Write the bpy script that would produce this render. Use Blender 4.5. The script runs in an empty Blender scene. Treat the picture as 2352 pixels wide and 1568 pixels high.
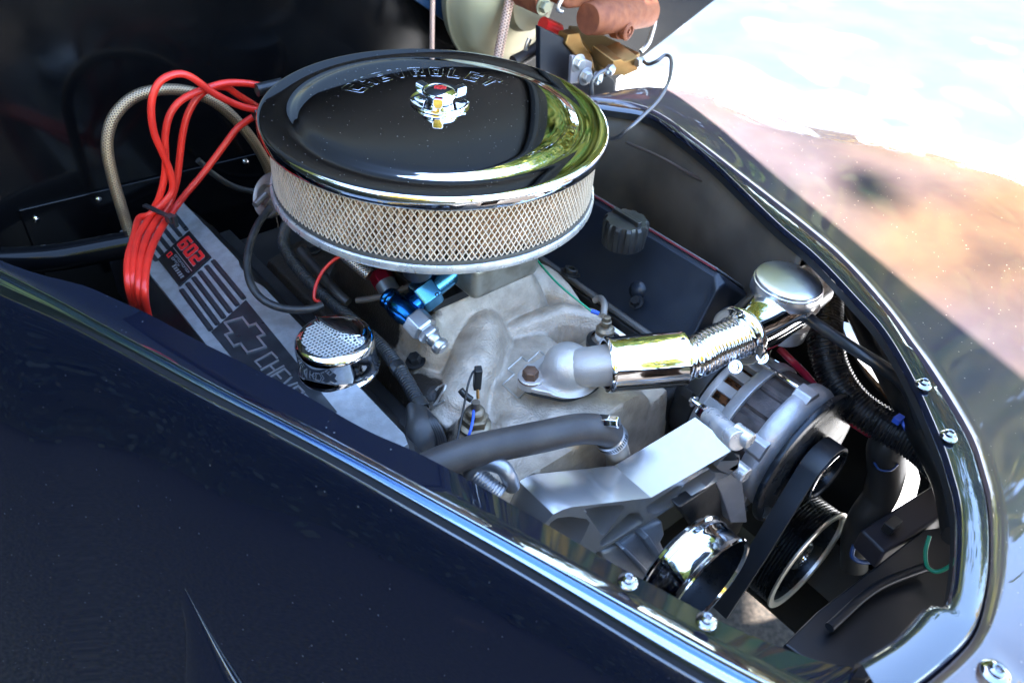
import bpy, bmesh, math, random
from math import sin, cos, tan, pi, radians as R
from mathutils import Vector as V, Matrix
from mathutils.geometry import tessellate_polygon
random.seed(7)
sc = bpy.context.scene
COL = sc.collection

# ------------------------------------------------------------------ camera, light, exposure
W, H, FPX = 2352.0, 1568.0, 1850.0
PITCH, ROLL = R(40), R(3.8)
CAM = V((0, 0, 1.35))
fw = V((0, cos(PITCH), -sin(PITCH)))
rt0 = V((1, 0, 0)); up0 = rt0.cross(fw)
rt = rt0*cos(ROLL) + up0*sin(ROLL)
upv = -rt0*sin(ROLL) + up0*cos(ROLL)
cd = bpy.data.cameras.new('camera'); cam = bpy.data.objects.new('camera', cd); COL.objects.link(cam)
cam.matrix_world = Matrix((( rt.x, upv.x, -fw.x, CAM.x), (rt.y, upv.y, -fw.y, CAM.y), (rt.z, upv.z, -fw.z, CAM.z), (0,0,0,1)))
cd.sensor_width = 36; cd.lens = FPX/W*36; cd.clip_start = .02; cd.clip_end = 500
cd.dof.use_dof = True; cd.dof.focus_distance = .80; cd.dof.aperture_fstop = 7.0
sc.camera = cam

SUN_AZ, SUN_EL = R(-22), R(47)          # azimuth clockwise from +Y
wd = bpy.data.worlds.new('World'); sc.world = wd; wd.use_nodes = True
nt = wd.node_tree; bg = nt.nodes['Background']; sky = nt.nodes.new('ShaderNodeTexSky')
sky.sky_type = 'NISHITA'; sky.sun_disc = False; sky.sun_elevation = SUN_EL; sky.sun_rotation = SUN_AZ
sky.air_density = 1.0; sky.dust_density = .25; sky.ozone_density = 1.7
nt.links.new(sky.outputs[0], bg.inputs[0]); bg.inputs[1].default_value = .105
sl = bpy.data.lights.new('sun', 'SUN'); sl.energy = 3.2; sl.angle = R(.5); sl.color = (1, .93, .82)
so = bpy.data.objects.new('sun', sl); COL.objects.link(so)
sdir = V((sin(SUN_AZ)*cos(SUN_EL), cos(SUN_AZ)*cos(SUN_EL), sin(SUN_EL)))
so.rotation_euler = sdir.to_track_quat('Z', 'Y').to_euler(); so.location = (0, 0, 5)
sc.view_settings.view_transform = 'Standard'; sc.view_settings.look = 'None'
sc.view_settings.exposure = 4.4; sc.view_settings.gamma = 1

# ------------------------------------------------------------------ frames and helpers
def ray(u, v): return ((u-W/2)*rt - (v-H/2)*upv + FPX*fw).normalized()
def at(u, v, z):
    d = ray(u, v); return CAM + d*((z-CAM.z)/d.z)
def on(u, v, P, n):
    d = ray(u, v); return CAM + d*((P-CAM).dot(n)/d.dot(n))
AZ = R(42)
eF = V((sin(AZ), -cos(AZ), 0)); eR = V((cos(AZ), sin(AZ), 0)); eZ = V((0, 0, 1))
O = V((-.0925, .778, 0))
def E(f, r, z): return O + eF*f + eR*r + eZ*z            # engine frame: front, right, height
def onf(u, v, f): return on(u, v, E(f, 0, 0), eF)
def onr(u, v, r): return on(u, v, E(0, r, 0), eR)
# the photograph was studied in enlarged windows; each window has its own scale and origin
WIN = {'x': (1699.7, 689.1, .4394), 'y': (1515.9, 735, .29297), 'z': (1029, 0, .23438), 'w': (900.4, 137.8, .10547),
       'a': (0, 0, .35157), 'b': (551.25, 73.5, .39063), 'c': (1010.6, 0, .3125), 'd': (183.75, 367.5, .41016), 'e': (551.25, 514.5, .35163),
       'm': (918.75, 514.5, .35151), 'n': (1378.1, 551.25, .35151), 'o': (1010.6, 918.75, .35151), 'p': (1561.9, 918.75, .41433),
       'q': (1378.1, 137.8, .46867), 's': (0, 551.25, .64877), 'g': (0, 0, 1)}
def G(w, pts):
    ox, oy, s = WIN[w]
    return [(ox+x*s, oy+y*s) for x, y in pts]

def cr(pts, n=6, closed=False):
    """Catmull-Rom through points (Vectors)."""
    out = []; N = len(pts)
    for i in range(N if closed else N-1):
        if closed: p0, p1, p2, p3 = pts[(i-1) % N], pts[i], pts[(i+1) % N], pts[(i+2) % N]
        else:
            p1, p2 = pts[i], pts[i+1]
            p0 = pts[i-1] if i > 0 else p1*2-p2
            p3 = pts[i+2] if i+2 < N else p2*2-p1
        for k in range(n):
            t = k/n; t2 = t*t; t3 = t2*t
            out.append((p1*2 + (p2-p0)*t + (p0*2-p1*5+p2*4-p3)*t2 + (p1*3-p0-p2*3+p3)*t3)*.5)
    if not closed: out.append(pts[-1].copy())
    return out
def resample(pts, step):
    L = [0]
    for a, b in zip(pts, pts[1:]): L.append(L[-1]+(b-a).length)
    n = max(2, int(L[-1]/step)); out = []; j = 0
    for i in range(n+1):
        s = L[-1]*i/n
        while j < len(L)-2 and L[j+1] < s: j += 1
        t = (s-L[j])/max(1e-9, L[j+1]-L[j]); out.append(pts[j].lerp(pts[j+1], min(1, t)))
    return out
def perp(a):
    a = a.normalized(); x = a.cross(V((0, 0, 1)))
    if x.length < .2: x = a.cross(V((0, 1, 0)))
    x.normalize(); return x, a.cross(x)

class MB:
    def __init__(s): s.v = []; s.f = []; s.uv = []; s.mi = []; s.m = 0
    def face(s, idx, uvs=None):
        s.f.append(tuple(idx)); s.uv.append(uvs); s.mi.append(s.m)
    def grid(s, rows, cu=False, uvs=None, flip=False):
        b = len(s.v); n = len(rows[0])
        for r in rows: s.v += [V(p) for p in r]
        for i in range(len(rows)-1):
            for j in range(n if cu else n-1):
                k = (j+1) % n
                q = [b+i*n+j, b+i*n+k, b+(i+1)*n+k, b+(i+1)*n+j]
                u = None
                if uvs: u = [(uvs[i], j/n), (uvs[i], (j+1)/n), (uvs[i+1], (j+1)/n), (uvs[i+1], j/n)]
                if flip: q.reverse(); u = u[::-1] if u else None
                s.face(q, u)
        return b
    def cap(s, ring, flip=False):
        b = len(s.v); s.v += [V(p) for p in ring]; q = list(range(b, b+len(ring)))
        if flip: q.reverse()
        s.face(q)
    def tube(s, pts, r, seg=12, caps=True, sm=6, rfun=None, step=None):
        P = cr([V(p) for p in pts], sm) if sm > 1 and len(pts) > 2 else [V(p) for p in pts]
        if step: P = resample(P, step)
        rows = []; us = []; L = 0; t0 = (P[1]-P[0]).normalized(); x, y = perp(t0)
        for i, p in enumerate(P):
            t = (P[min(i+1, len(P)-1)]-P[max(i-1, 0)]).normalized()
            x = (x - t*x.dot(t)).normalized(); y = t.cross(x)
            if i: L += (P[i]-P[i-1]).length
            rr = r
            if isinstance(r, (list, tuple)):
                q = i/(len(P)-1)*(len(r)-1); a = min(int(q), len(r)-2); rr = r[a]+(r[a+1]-r[a])*(q-a)
            if rfun: rr = rr*rfun(L)
            rows.append([p + x*(rr*cos(2*pi*k/seg)) + y*(rr*sin(2*pi*k/seg)) for k in range(seg)]); us.append(L)
        s.grid(rows, True, us)
        if caps: s.cap(rows[0], True); s.cap(rows[-1])
        return s
    def lathe(s, prof, o, ax, seg=48, cap0=False, cap1=False, ecc=None):
        x, y = perp(ax); a = ax.normalized(); rows = []; us = []; L = 0; last = None
        for (r, z) in prof:
            if last: L += math.hypot(r-last[0], z-last[1])
            last = (r, z); us.append(L)
            rows.append([o + a*z + (x*cos(2*pi*k/seg)+y*sin(2*pi*k/seg))*max(r, 1e-5) for k in range(seg)])
        s.grid(rows, True, us)
        if cap0: s.cap(rows[0], True)
        if cap1: s.cap(rows[-1])
        return s
    def box(s, c, ax, ay, az):
        """centre and three half-extent vectors"""
        b = len(s.v)
        for i in (-1, 1):
            for j in (-1, 1):
                for k in (-1, 1): s.v.append(c+ax*i+ay*j+az*k)
        for q in ((0,1,3,2), (4,6,7,5), (0,4,5,1), (2,3,7,6), (0,2,6,4), (1,5,7,3)): s.face([b+i for i in q])
        return s
    def prism(s, poly, h, holes=()):
        """poly: 3D outline (flat), extruded by vector h"""
        loops = [list(poly)]+[list(q) for q in holes]; flat = [p for l in loops for p in l]
        b = len(s.v); n = len(flat); s.v += [V(p) for p in flat]+[V(p)+h for p in flat]
        if holes:
            for t in tessellate_polygon(loops):
                s.face([b+i for i in t]); s.face([b+n+i for i in reversed(t)])
        else:
            s.face(list(range(b, b+n))); s.face(list(range(b+2*n-1, b+n-1, -1)))
        k = 0
        for l in loops:
            m = len(l)
            for i in range(m):
                j = (i+1) % m; s.face([b+k+i, b+k+j, b+n+k+j, b+n+k+i])
            k += m
        return s
    def bolt(s, o, ax, r=.007, h=.006, washer=True, socket=False):
        x, y = perp(ax); a = ax.normalized()
        if washer: s.lathe([(0, 0), (r*1.5, 0), (r*1.5, .0015), (0, .0015)], o, a, 20)
        z = .0015 if washer else 0
        if socket:
            s.lathe([(r, z), (r, z+h*.9), (r*.9, z+h), (r*.5, z+h), (r*.5, z+h*.4), (0, z+h*.4)], o, a, 20)
        else:
            rows = []
            for rr, hh in ((r, z), (r, z+h*.85), (r*.88, z+h), (1e-5, z+h)):
                rows.append([o+a*hh+(x*cos(pi/3*k)+y*sin(pi/3*k))*rr for k in range(6)])
            s.grid(rows, True)
        return s
    def build(s, name, mat, parent=None, smooth=35, bevel=0, seg=2, loc=None, recalc=True, sub=0, solid=0, **props):
        me = bpy.data.meshes.new(name)
        off = wloc(parent) if parent else None
        if off is None:
            if loc is None:
                n = len(s.v); c = sum(s.v, V())/n; loc = V((c.x, c.y, min(p.z for p in s.v)))
            off = V(loc)
        me.from_pydata([tuple(p-off) for p in s.v], [], s.f)
        if any(u for u in s.uv):
            ul = me.uv_layers.new(name='uv'); i = 0
            for f, u in zip(s.f, s.uv):
                for k in range(len(f)):
                    ul.data[i].uv = u[k] if u else (0, 0); i += 1
        if recalc:
            bm = bmesh.new(); bm.from_mesh(me)
            bmesh.ops.remove_doubles(bm, verts=bm.verts, dist=2e-6)
            bmesh.ops.recalc_face_normals(bm, faces=bm.faces); bm.to_mesh(me); bm.free()
        mats = mat if isinstance(mat, (list, tuple)) else [mat]
        for m_ in mats: me.materials.append(m_)
        if len(mats) > 1 and not recalc:
            for p, i in zip(me.polygons, s.mi): p.material_index = i
        if smooth:
            me.shade_smooth(); me.set_sharp_from_angle(angle=R(smooth))
        o = bpy.data.objects.new(name, me); COL.objects.link(o)
        if parent: o.parent = parent
        else: o.location = off
        if bevel:
            b = o.modifiers.new('bevel', 'BEVEL'); b.width = bevel; b.segments = seg; b.limit_method = 'ANGLE'; b.angle_limit = R(40); b.harden_normals = True
        if solid:
            b = o.modifiers.new('solid', 'SOLIDIFY'); b.thickness = solid; b.offset = 0
        if sub:
            b = o.modifiers.new('sub', 'SUBSURF'); b.levels = sub; b.render_levels = sub
        for k, vv in props.items(): o[k] = vv
        return o
def wloc(o):
    p = V((0, 0, 0))
    while o: p += o.location; o = o.parent
    return p
def thing(name, label, cat, loc, group=None):
    o = bpy.data.objects.new(name, None); COL.objects.link(o); o.location = loc; o.empty_display_size = .02
    o['label'] = label; o['category'] = cat
    if group: o['group'] = group
    return o
def tag(o, label, cat, group=None):
    o['label'] = label; o['category'] = cat
    if group: o['group'] = group
    return o

# ------------------------------------------------------------------ materials
def mat(name, c, metal=0, rough=.4, c2=None, ns=20, nd=6, mix=(.4, .6), bump=0, bs=None, rv=0, coat=0, ior=1.5, cr_=.03, spec=.5, aniso=0, sheen=0):
    m = bpy.data.materials.new(name); m.use_nodes = True; t = m.node_tree; b = t.nodes['Principled BSDF']
    I = b.inputs; I['Base Color'].default_value = (*c, 1); I['Metallic'].default_value = metal; I['Roughness'].default_value = rough
    I['IOR'].default_value = ior; I['Specular IOR Level'].default_value = spec
    I['Coat Weight'].default_value = coat; I['Coat Roughness'].default_value = cr_
    if aniso: I['Anisotropic'].default_value = aniso
    geo = t.nodes.new('ShaderNodeNewGeometry')
    def noise(scale, detail=6, off=0):
        n = t.nodes.new('ShaderNodeTexNoise'); n.inputs['Scale'].default_value = scale; n.inputs['Detail'].default_value = detail
        if off:
            mp = t.nodes.new('ShaderNodeMapping'); mp.inputs['Location'].default_value = (off, off, off)
            t.links.new(geo.outputs['Position'], mp.inputs[0]); t.links.new(mp.outputs[0], n.inputs['Vector'])
        else: t.links.new(geo.outputs['Position'], n.inputs['Vector'])
        return n
    def ramp(sock, a, b_, ca, cb):
        r = t.nodes.new('ShaderNodeValToRGB'); r.color_ramp.elements[0].position = a; r.color_ramp.elements[1].position = b_
        r.color_ramp.elements[0].color = (*ca, 1); r.color_ramp.elements[1].color = (*cb, 1); t.links.new(sock, r.inputs[0]); return r
    if c2:
        n = noise(ns, nd); r = ramp(n.outputs[0], mix[0], mix[1], c, c2); t.links.new(r.outputs[0], I['Base Color'])
    if rv:
        n = noise(ns*1.7, 5, 3.1); r = ramp(n.outputs[0], .3, .7, (rough-rv,)*3, (rough+rv,)*3); t.links.new(r.outputs[0], I['Roughness'])
    if bump:
        n = noise(bs or ns*6, 4, 1.3); bp = t.nodes.new('ShaderNodeBump'); bp.inputs['Strength'].default_value = bump; bp.inputs['Distance'].default_value = .001
        t.links.new(n.outputs[0], bp.inputs['Height']); t.links.new(bp.outputs[0], I['Normal'])
    m['_'] = 1
    return m
def dusty(m, dens=900, thr=.06, amt=.8, col=(.5, .48, .45)):
    """small bright dust specks lying on glossy paint / chrome"""
    t = m.node_tree; b = t.nodes['Principled BSDF']; out = [n for n in t.nodes if n.type == 'OUTPUT_MATERIAL'][0]
    geo = t.nodes.new('ShaderNodeNewGeometry'); vo = t.nodes.new('ShaderNodeTexVoronoi'); vo.inputs['Scale'].default_value = dens
    t.links.new(geo.outputs['Position'], vo.inputs['Vector'])
    sep = t.nodes.new('ShaderNodeSeparateColor'); t.links.new(vo.outputs['Color'], sep.inputs[0])
    pick = t.nodes.new('ShaderNodeMath'); pick.operation = 'GREATER_THAN'; pick.inputs[1].default_value = 1-thr; t.links.new(sep.outputs[0], pick.inputs[0])
    rad = t.nodes.new('ShaderNodeMath'); rad.operation = 'MULTIPLY'; rad.inputs[1].default_value = .35; t.links.new(sep.outputs[1], rad.inputs[0])
    near = t.nodes.new('ShaderNodeMath'); near.operation = 'LESS_THAN'; t.links.new(vo.outputs['Distance'], near.inputs[0]); t.links.new(rad.outputs[0], near.inputs[1])
    mu = t.nodes.new('ShaderNodeMath'); mu.operation = 'MULTIPLY'; t.links.new(pick.outputs[0], mu.inputs[0]); t.links.new(near.outputs[0], mu.inputs[1])
    mu2 = t.nodes.new('ShaderNodeMath'); mu2.operation = 'MULTIPLY'; mu2.inputs[1].default_value = amt; t.links.new(mu.outputs[0], mu2.inputs[0])
    d = t.nodes.new('ShaderNodeBsdfDiffuse'); d.inputs[0].default_value = (*col, 1)
    mx = t.nodes.new('ShaderNodeMixShader'); t.links.new(mu2.outputs[0], mx.inputs[0]); t.links.new(b.outputs[0], mx.inputs[1]); t.links.new(d.outputs[0], mx.inputs[2])
    t.links.new(mx.outputs[0], out.inputs[0]); return m
def braid(m, freq, depth=.0006, dark=(.05, .04, .03), lite=(.6, .55, .45), ang=10):
    """woven braid from the tube's own length / girth coordinates"""
    t = m.node_tree; b = t.nodes['Principled BSDF']; uv = t.nodes.new('ShaderNodeUVMap'); sp = t.nodes.new('ShaderNodeSeparateXYZ'); t.links.new(uv.outputs[0], sp.inputs[0])
    def mth(op, a, c, cl=False):
        n = t.nodes.new('ShaderNodeMath'); n.operation = op
        for i, s_ in enumerate((a, c)):
            if s_ is None: continue
            if isinstance(s_, (int, float)): n.inputs[i].default_value = s_
            else: t.links.new(s_, n.inputs[i])
        return n.outputs[0]
    x = mth('MULTIPLY', sp.outputs[0], freq); y = mth('MULTIPLY', sp.outputs[1], 2*pi*ang)
    a = mth('SINE', mth('ADD', x, y), None); c = mth('SINE', mth('SUBTRACT', x, y), None)
    h = mth('MAXIMUM', a, c); h2 = mth('MULTIPLY_ADD', h, .5); h2.node.inputs[2].default_value = .5
    r = t.nodes.new('ShaderNodeValToRGB'); r.color_ramp.elements[0].position = .25; r.color_ramp.elements[1].position = .8
    r.color_ramp.elements[0].color = (*dark, 1); r.color_ramp.elements[1].color = (*lite, 1); t.links.new(h2, r.inputs[0]); t.links.new(r.outputs[0], b.inputs['Base Color'])
    bp = t.nodes.new('ShaderNodeBump'); bp.inputs['Distance'].default_value = depth; bp.inputs['Strength'].default_value = .8
    t.links.new(h2, bp.inputs['Height']); t.links.new(bp.outputs[0], b.inputs['Normal']); return m

PAINT = dusty(mat('navy_gloss_paint', (.001, .003, .012), 0, .5, coat=1, ior=1.5, cr_=.015, spec=.1), 420, .012, .35, (.3, .3, .3))
PAINT.node_tree.nodes['Principled BSDF'].inputs['Coat IOR'].default_value = 2.05
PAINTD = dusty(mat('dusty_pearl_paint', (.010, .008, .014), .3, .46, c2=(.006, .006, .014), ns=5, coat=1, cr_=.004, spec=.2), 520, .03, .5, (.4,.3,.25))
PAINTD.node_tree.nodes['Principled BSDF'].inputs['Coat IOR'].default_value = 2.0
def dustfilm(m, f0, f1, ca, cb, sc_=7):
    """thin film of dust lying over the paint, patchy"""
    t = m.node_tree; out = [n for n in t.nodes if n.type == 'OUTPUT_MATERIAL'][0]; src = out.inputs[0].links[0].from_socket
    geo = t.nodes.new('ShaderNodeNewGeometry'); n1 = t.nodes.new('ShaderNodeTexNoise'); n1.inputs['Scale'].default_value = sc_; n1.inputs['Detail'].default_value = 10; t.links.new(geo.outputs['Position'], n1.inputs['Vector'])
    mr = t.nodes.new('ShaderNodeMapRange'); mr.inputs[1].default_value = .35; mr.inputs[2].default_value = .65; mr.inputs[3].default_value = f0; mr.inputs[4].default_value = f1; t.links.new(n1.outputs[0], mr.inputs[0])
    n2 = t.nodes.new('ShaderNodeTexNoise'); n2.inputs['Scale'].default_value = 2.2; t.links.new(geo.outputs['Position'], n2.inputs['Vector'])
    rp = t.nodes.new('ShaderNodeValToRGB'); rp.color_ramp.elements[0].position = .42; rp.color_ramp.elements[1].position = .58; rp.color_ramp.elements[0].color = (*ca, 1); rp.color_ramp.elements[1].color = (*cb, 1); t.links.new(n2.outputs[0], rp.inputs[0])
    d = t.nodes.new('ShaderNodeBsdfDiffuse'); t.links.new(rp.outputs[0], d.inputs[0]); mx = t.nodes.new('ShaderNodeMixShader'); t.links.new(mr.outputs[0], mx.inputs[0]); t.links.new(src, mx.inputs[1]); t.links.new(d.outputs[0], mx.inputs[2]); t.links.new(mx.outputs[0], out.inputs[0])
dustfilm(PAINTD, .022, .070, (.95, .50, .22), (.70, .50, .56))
BAYBLACK = mat('black_gloss_bay_paint', (.0012, .0014, .002), 0, .14, c2=(.003, .003, .0035), ns=8, rv=.05, ior=1.4, spec=.3)
CHROME = dusty(mat('chrome', (.78, .78, .79), 1, .03), 620, .03, .5)
CHROME2 = mat('bright_chrome', (.82, .82, .83), 1, .05, rv=.02, ns=30)
ALU = mat('polished_aluminium', (.50, .48, .465), .8, .24, ns=30)
ALU2 = mat('machined_aluminium', (.70, .67, .64), .65, .3, c2=(.5, .5, .52), ns=60, rv=.06, bump=.2, bs=700)
CAST = mat('cast_aluminium', (.50, .43, .36), .4, .46, c2=(.26, .235, .21), ns=22, mix=(.42, .68), bump=.55, bs=650, rv=.1)
RUBBER = mat('black_rubber', (.014, .014, .015), 0, .45, c2=(.03, .028, .027), ns=50, bump=.2, bs=300)
PLASTIC = mat('black_plastic', (.012, .012, .013), 0, .35, c2=(.022, .022, .022), ns=40, rv=.06)
RED = mat('red_silicone', (.72, .028, .015), 0, .34, c2=(.6, .022, .014), ns=30, rv=.05)
BLACKM = mat('black_satin_metal', (.012, .012, .013), .2, .4, c2=(.03, .028, .026), ns=25, rv=.08, bump=.2, bs=400)

# ------------------------------------------------------------------ ground
ASPHALT = mat('asphalt', (.009, .007, .006), 0, .85, c2=(.050, .038, .031), ns=110, nd=3, mix=(.35, .68), bump=1, bs=180)
CONC = mat('pale_concrete', (.5, .5, .5), 0, .8, c2=(.42, .42, .43), ns=3, bump=.2, bs=60)
m = MB(); S = 220
m.grid([[V((x, y, 0)) for x in (-S, S)] for y in (-S, S)]); g = m.build('ground', ASPHALT, smooth=0); g['kind'] = 'structure'
m = MB(); m.grid([[E(f, r, .004) for r in (.86, 9)] for f in (-14, 14)]); g = m.build('pavement', CONC, smooth=0); g['kind'] = 'structure'

# ------------------------------------------------------------------ body panels
def interp(tab, x):
    for (a, p), (b, q) in zip(tab, tab[1:]):
        if x <= b: t = (x-a)/(b-a); return [pp+(qq-pp)*t for pp, qq in zip(p, q)]
    return tab[-1][1]
ZO = .90
lipB = [(1340,238),(1405,246),(1491,262),(1560,308),(1640,372),(1781,508),(1875,588),(1964,681),(2034,761),(2100,873),(2158,1002),(2187,1084),(2208,1176),(2206,1300),(2188,1388),(2142,1396),(2100,1441),(2059,1478),(1980,1526)]
seamC = [(1352,228),(1440,240),(1508,266),(1590,326),(1680,394),(1830,510),(1935,600),(2030,706),(2091,789),(2150,875),(2225,1002),(2258,1093),(2275,1176),(2277,1292),(2262,1395),(2241,1453),(2200,1502),(2130,1562),(2040,1625)]
PB = [at(u, v, ZO) for u, v in lipB]; PC = [at(u, v, ZO-.0015) for u, v in seamC]
k_ = 6
RB, RC = cr(PB, k_), cr(PC, k_)
def down(pts, dz, din=0, ctr=None):
    out = []
    for i, p in enumerate(pts):
        t = (pts[min(i+1, len(pts)-1)]-pts[max(i-1, 0)]); w = V((-t.y, t.x, 0)).normalized()
        out.append(p + w*din + V((0, 0, dz)))
    return out
side = thing('front_wing', 'glossy navy far front wing with sun across its crown and a shadowed inner strip', 'car wing', E(.2, .6, .6))
lip = thing('hood_ledge', 'narrow navy body ledge edging the far side of the engine opening, with button bolts', 'body panel', E(.3, .3, .8))
m = MB()
mid1 = [a.lerp(b, .12)+V((0, 0, .0006)) for a, b in zip(RB, RC)]; mid2 = [a.lerp(b, .85)+V((0, 0, .0008)) for a, b in zip(RB, RC)]
# outward side is to the left of travel (front-going, outward = +x side)
def outw(pts, i):
    t = pts[min(i+1, len(pts)-1)]-pts[max(i-1, 0)]
    return V((-t.y, t.x, 0)).normalized()
Din = [-outw(RB, i) for i in range(len(RB))]
flange = [p+V((0, 0, -.013))+d*(.003) for p, d in zip(RB, Din)]
fl2 = [p+V((0, 0, -.004))+d*.003 for p, d in zip(RB, Din)]
gap = [p+V((0, 0, -.004)) for p in RC]
gap2 = [p+V((0, 0, -.02)) for p in RC]
m.grid([fl2, RB, mid1, mid2, [b+(a-b).normalized()*.0025 for a, b in zip(RB, RC)], [b+(a-b).normalized()*.0008+V((0, 0, -.003)) for a, b in zip(RB, RC)], gap2])
m.build('ledge_panel', PAINT, lip, smooth=50)
MATB = mat('matt_black_edge', (.004,.004,.0045), 0, .55)
m = MB(); m.grid([flange, [p+V((0,0,-.0045))+d*.0032 for p, d in zip(RB, Din)]]); m.build('ledge_flange', MATB, lip, smooth=50)
# fender skin: section profiles (distance outward, rise) blended along its length
PR = [(0, [0,0, .005,.001, .008,.001, .012,.000, .02,-.004, .03,-.012, .04,-.03, .05,-.05, .055,-.08, .06,-.12]),
      (1, [0,0, .005,.001, .02,.003, .04,.003, .07,.000, .10,-.010, .14,-.03, .17,-.06, .19,-.10, .20,-.18]),
      (3, [0,0, .006,.001, .03,.006, .07,.010, .12,.008, .18,-.004, .25,-.03, .30,-.07, .33,-.12, .34,-.2]),
      (5, [0,0, .006,.001, .05,.005, .12,.012, .20,.018, .29,.014, .36,-.01, .43,-.07, .47,-.15, .48,-.24]),
      (9, [0,0, .006,.001, .05,.004, .13,.011, .24,.017, .36,.012, .46,-.015, .54,-.07, .58,-.15, .60,-.25]),
      (12,[0,0, .006,.001, .04,.002, .10,.002, .18,-.006, .28,-.03, .38,-.08, .45,-.15, .48,-.22, .49,-.30]),
      (15,[0,0, .005,.000, .02,-.004, .05,-.018, .09,-.05, .13,-.10, .16,-.15, .18,-.20, .19,-.26, .19,-.32]),
      (19,[0,0, .005,.000, .02,-.004, .045,-.018, .07,-.045, .09,-.08, .105,-.12, .115,-.17, .12,-.23, .12,-.3])]
# smooth outward directions
dirs = []
for i in range(len(RC)):
    d = V()
    for k in range(-7, 8): d += outw(RC, min(max(i+k, 0), len(RC)-1))
    dirs.append(d.normalized())
cols = []
for i, p in enumerate(RC):
    q = interp(PR, i/k_); sec = [p+V((0, 0, -.02))] + [p+dirs[i]*q[2*j]+V((0, 0, q[2*j+1])) for j in range(len(q)//2)]
    sec = [sec[0], p+V((0, 0, -.003))+dirs[i]*.0006] + cr(sec[2:], 6)
    cols.append(sec)
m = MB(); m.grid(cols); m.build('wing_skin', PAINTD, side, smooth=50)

# near panel: edge, flat band, rolled bead, falling side
edgeN = [(-120,545),(60,622),(184,652),(258,684),(344,722),(446,778),(516,812),(684,897),(774,950),(864,999),(973,1045),(1194,1168),(1370,1272),(1503,1344),(1661,1430),(1794,1486),(1890,1520),(1972,1533)]
beadT = [(-120,560),(0,622),(90,668),(175,715),(260,765),(380,828),(460,872),(551,921),(700,998),(843,1070),(1010,1161),(1194,1262),(1327,1335),(1467,1411),(1573,1470),(1690,1534),(1800,1590),(1900,1640)]
beadB = [(-120,620),(0,676),(70,705),(140,735),(215,775),(330,836),(410,880),(500,930),(649,1003),(800,1085),(960,1180),(1120,1268),(1260,1352),(1390,1432),(1500,1500),(1610,1566),(1720,1625),(1820,1680)]
def ext(P): return [P[0]+(P[0]-P[1])*3.0]+P
NE = cr(ext([at(u, v, .893-.008*max(0, min(1, (u-900)/350))) for u, v in edgeN]), k_); NT = cr(ext([at(u, v, .897) for u, v in beadT]), k_); NB = cr(ext([at(u, v, .889) for u, v in beadB]), k_)
def soft(P, n=14):
    P = [p.copy() for p in P]
    for _ in range(n): P = [P[0]]+[(P[i-1]+P[i]*2+P[i+1])*.25 for i in range(1, len(P)-1)]+[P[-1]]
    return P
NE, NT, NB = soft(NE, 6), soft(NT, 40), soft(NB, 40)
near = thing('body_side', 'dark navy near body side with a long rolled bead, closest to the viewer', 'body panel', E(.2, -.4, .5))
rows = []
for i in range(len(NE)):
    a, b, c = NE[i], NT[i], NB[i]
    d = V()
    for k in range(-6, 7):
        j = min(max(i+k, 0), len(NE)-1); t = NB[min(j+1, len(NE)-1)]-NB[max(j-1, 0)]; d += V((t.y, -t.x, 0)).normalized()
    d.normalize()
    di = -V(((NE[min(i+1,len(NE)-1)]-NE[max(i-1,0)]).y, -(NE[min(i+1,len(NE)-1)]-NE[max(i-1,0)]).x, 0)).normalized()
    band = [a+di*(-.0)+V((0,0,-.05)), a+V((0,0,-.003)), a, a.lerp(b, .5)+V((0,0,-.001)), a.lerp(b, .93)+V((0,0,-.0015))]
    bead = []
    w = (c-b); wl = w.length; wh = V((w.x, w.y, 0))
    for k in range(0, 29):
        t = k/28; bu = lambda c_, w_: max(0, 1-((t-c_)/w_)**2)
        bead.append(b.lerp(c, t)+V((0, 0, .0065*bu(.20, .20)+.0062*bu(.80, .20)+.0022*bu(.5, .5))))
    sidep = [(.004, -.006), (.010, -.022), (.022, -.06), (.045, -.14), (.075, -.26), (.11, -.42), (.14, -.6)]
    sd = cr([c+V((0,0,-.0005)) + d*.001]+[c+d*x+V((0, 0, z)) for x, z in sidep], 5)
    rows.append(band+bead+sd)
BEAD_SHEEN = mat('bead_sky_sheen', (.42, .52, .66), 1, .15, coat=1, cr_=.01)  # bluish metal brighter than the body paint: sky reflection put into the colour
m = MB(); m.grid([r_[5:34] for r_ in rows]); m.build('rolled_bead', BEAD_SHEEN, near, smooth=80)
m = MB(); m.grid([r_[:6] for r_ in rows]); m.build('top_band', PAINT, near, smooth=60)
m = MB(); m.grid([r_[33:] for r_ in rows]); sk = m.build('side_skin', PAINT, near, smooth=60)
from mathutils.bvhtree import BVHTree
bvh = BVHTree.FromPolygons([tuple(p) for p in m.v], m.f)
wing2 = thing('near_wing', 'dark navy near front wing meeting the body side at a soft crease, bottom left', 'car wing', E(.1, -.6, .4))
cre = []
for u, v in ((425,1350),(467,1427),(512,1505),(551,1568),(620,1680),(700,1800)):
    h = bvh.ray_cast(CAM, ray(u, v)); cre.append(h[0] if h[0] else at(u, v, .6))
cre = cr(cre, 6); rows = []
for i, p in enumerate(cre):
    t = i/(len(cre)-1); o_ = (-eR*.9-eF*.25); w_ = min(1, t*1.5); w_ = w_*w_*(3-2*w_)*.95+.05; o_ = o_*w_; up_ = V((0,0,w_))
    rows.append([p-o_*.004+up_*-.01, p+o_*.002+up_*.0005, p+o_*.006+up_*.0005, p+o_*.011+up_*-.004, p+o_*.02+up_*-.022, p+o_*.045+up_*-.075, p+o_*.08+up_*-.16, p+o_*.14+up_*-.34, p+o_*.19+up_*-.55])
m = MB(); m.grid([cr(r_, 4) for r_ in rows]); m.build('wing_skin', PAINT, wing2, smooth=60)
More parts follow.
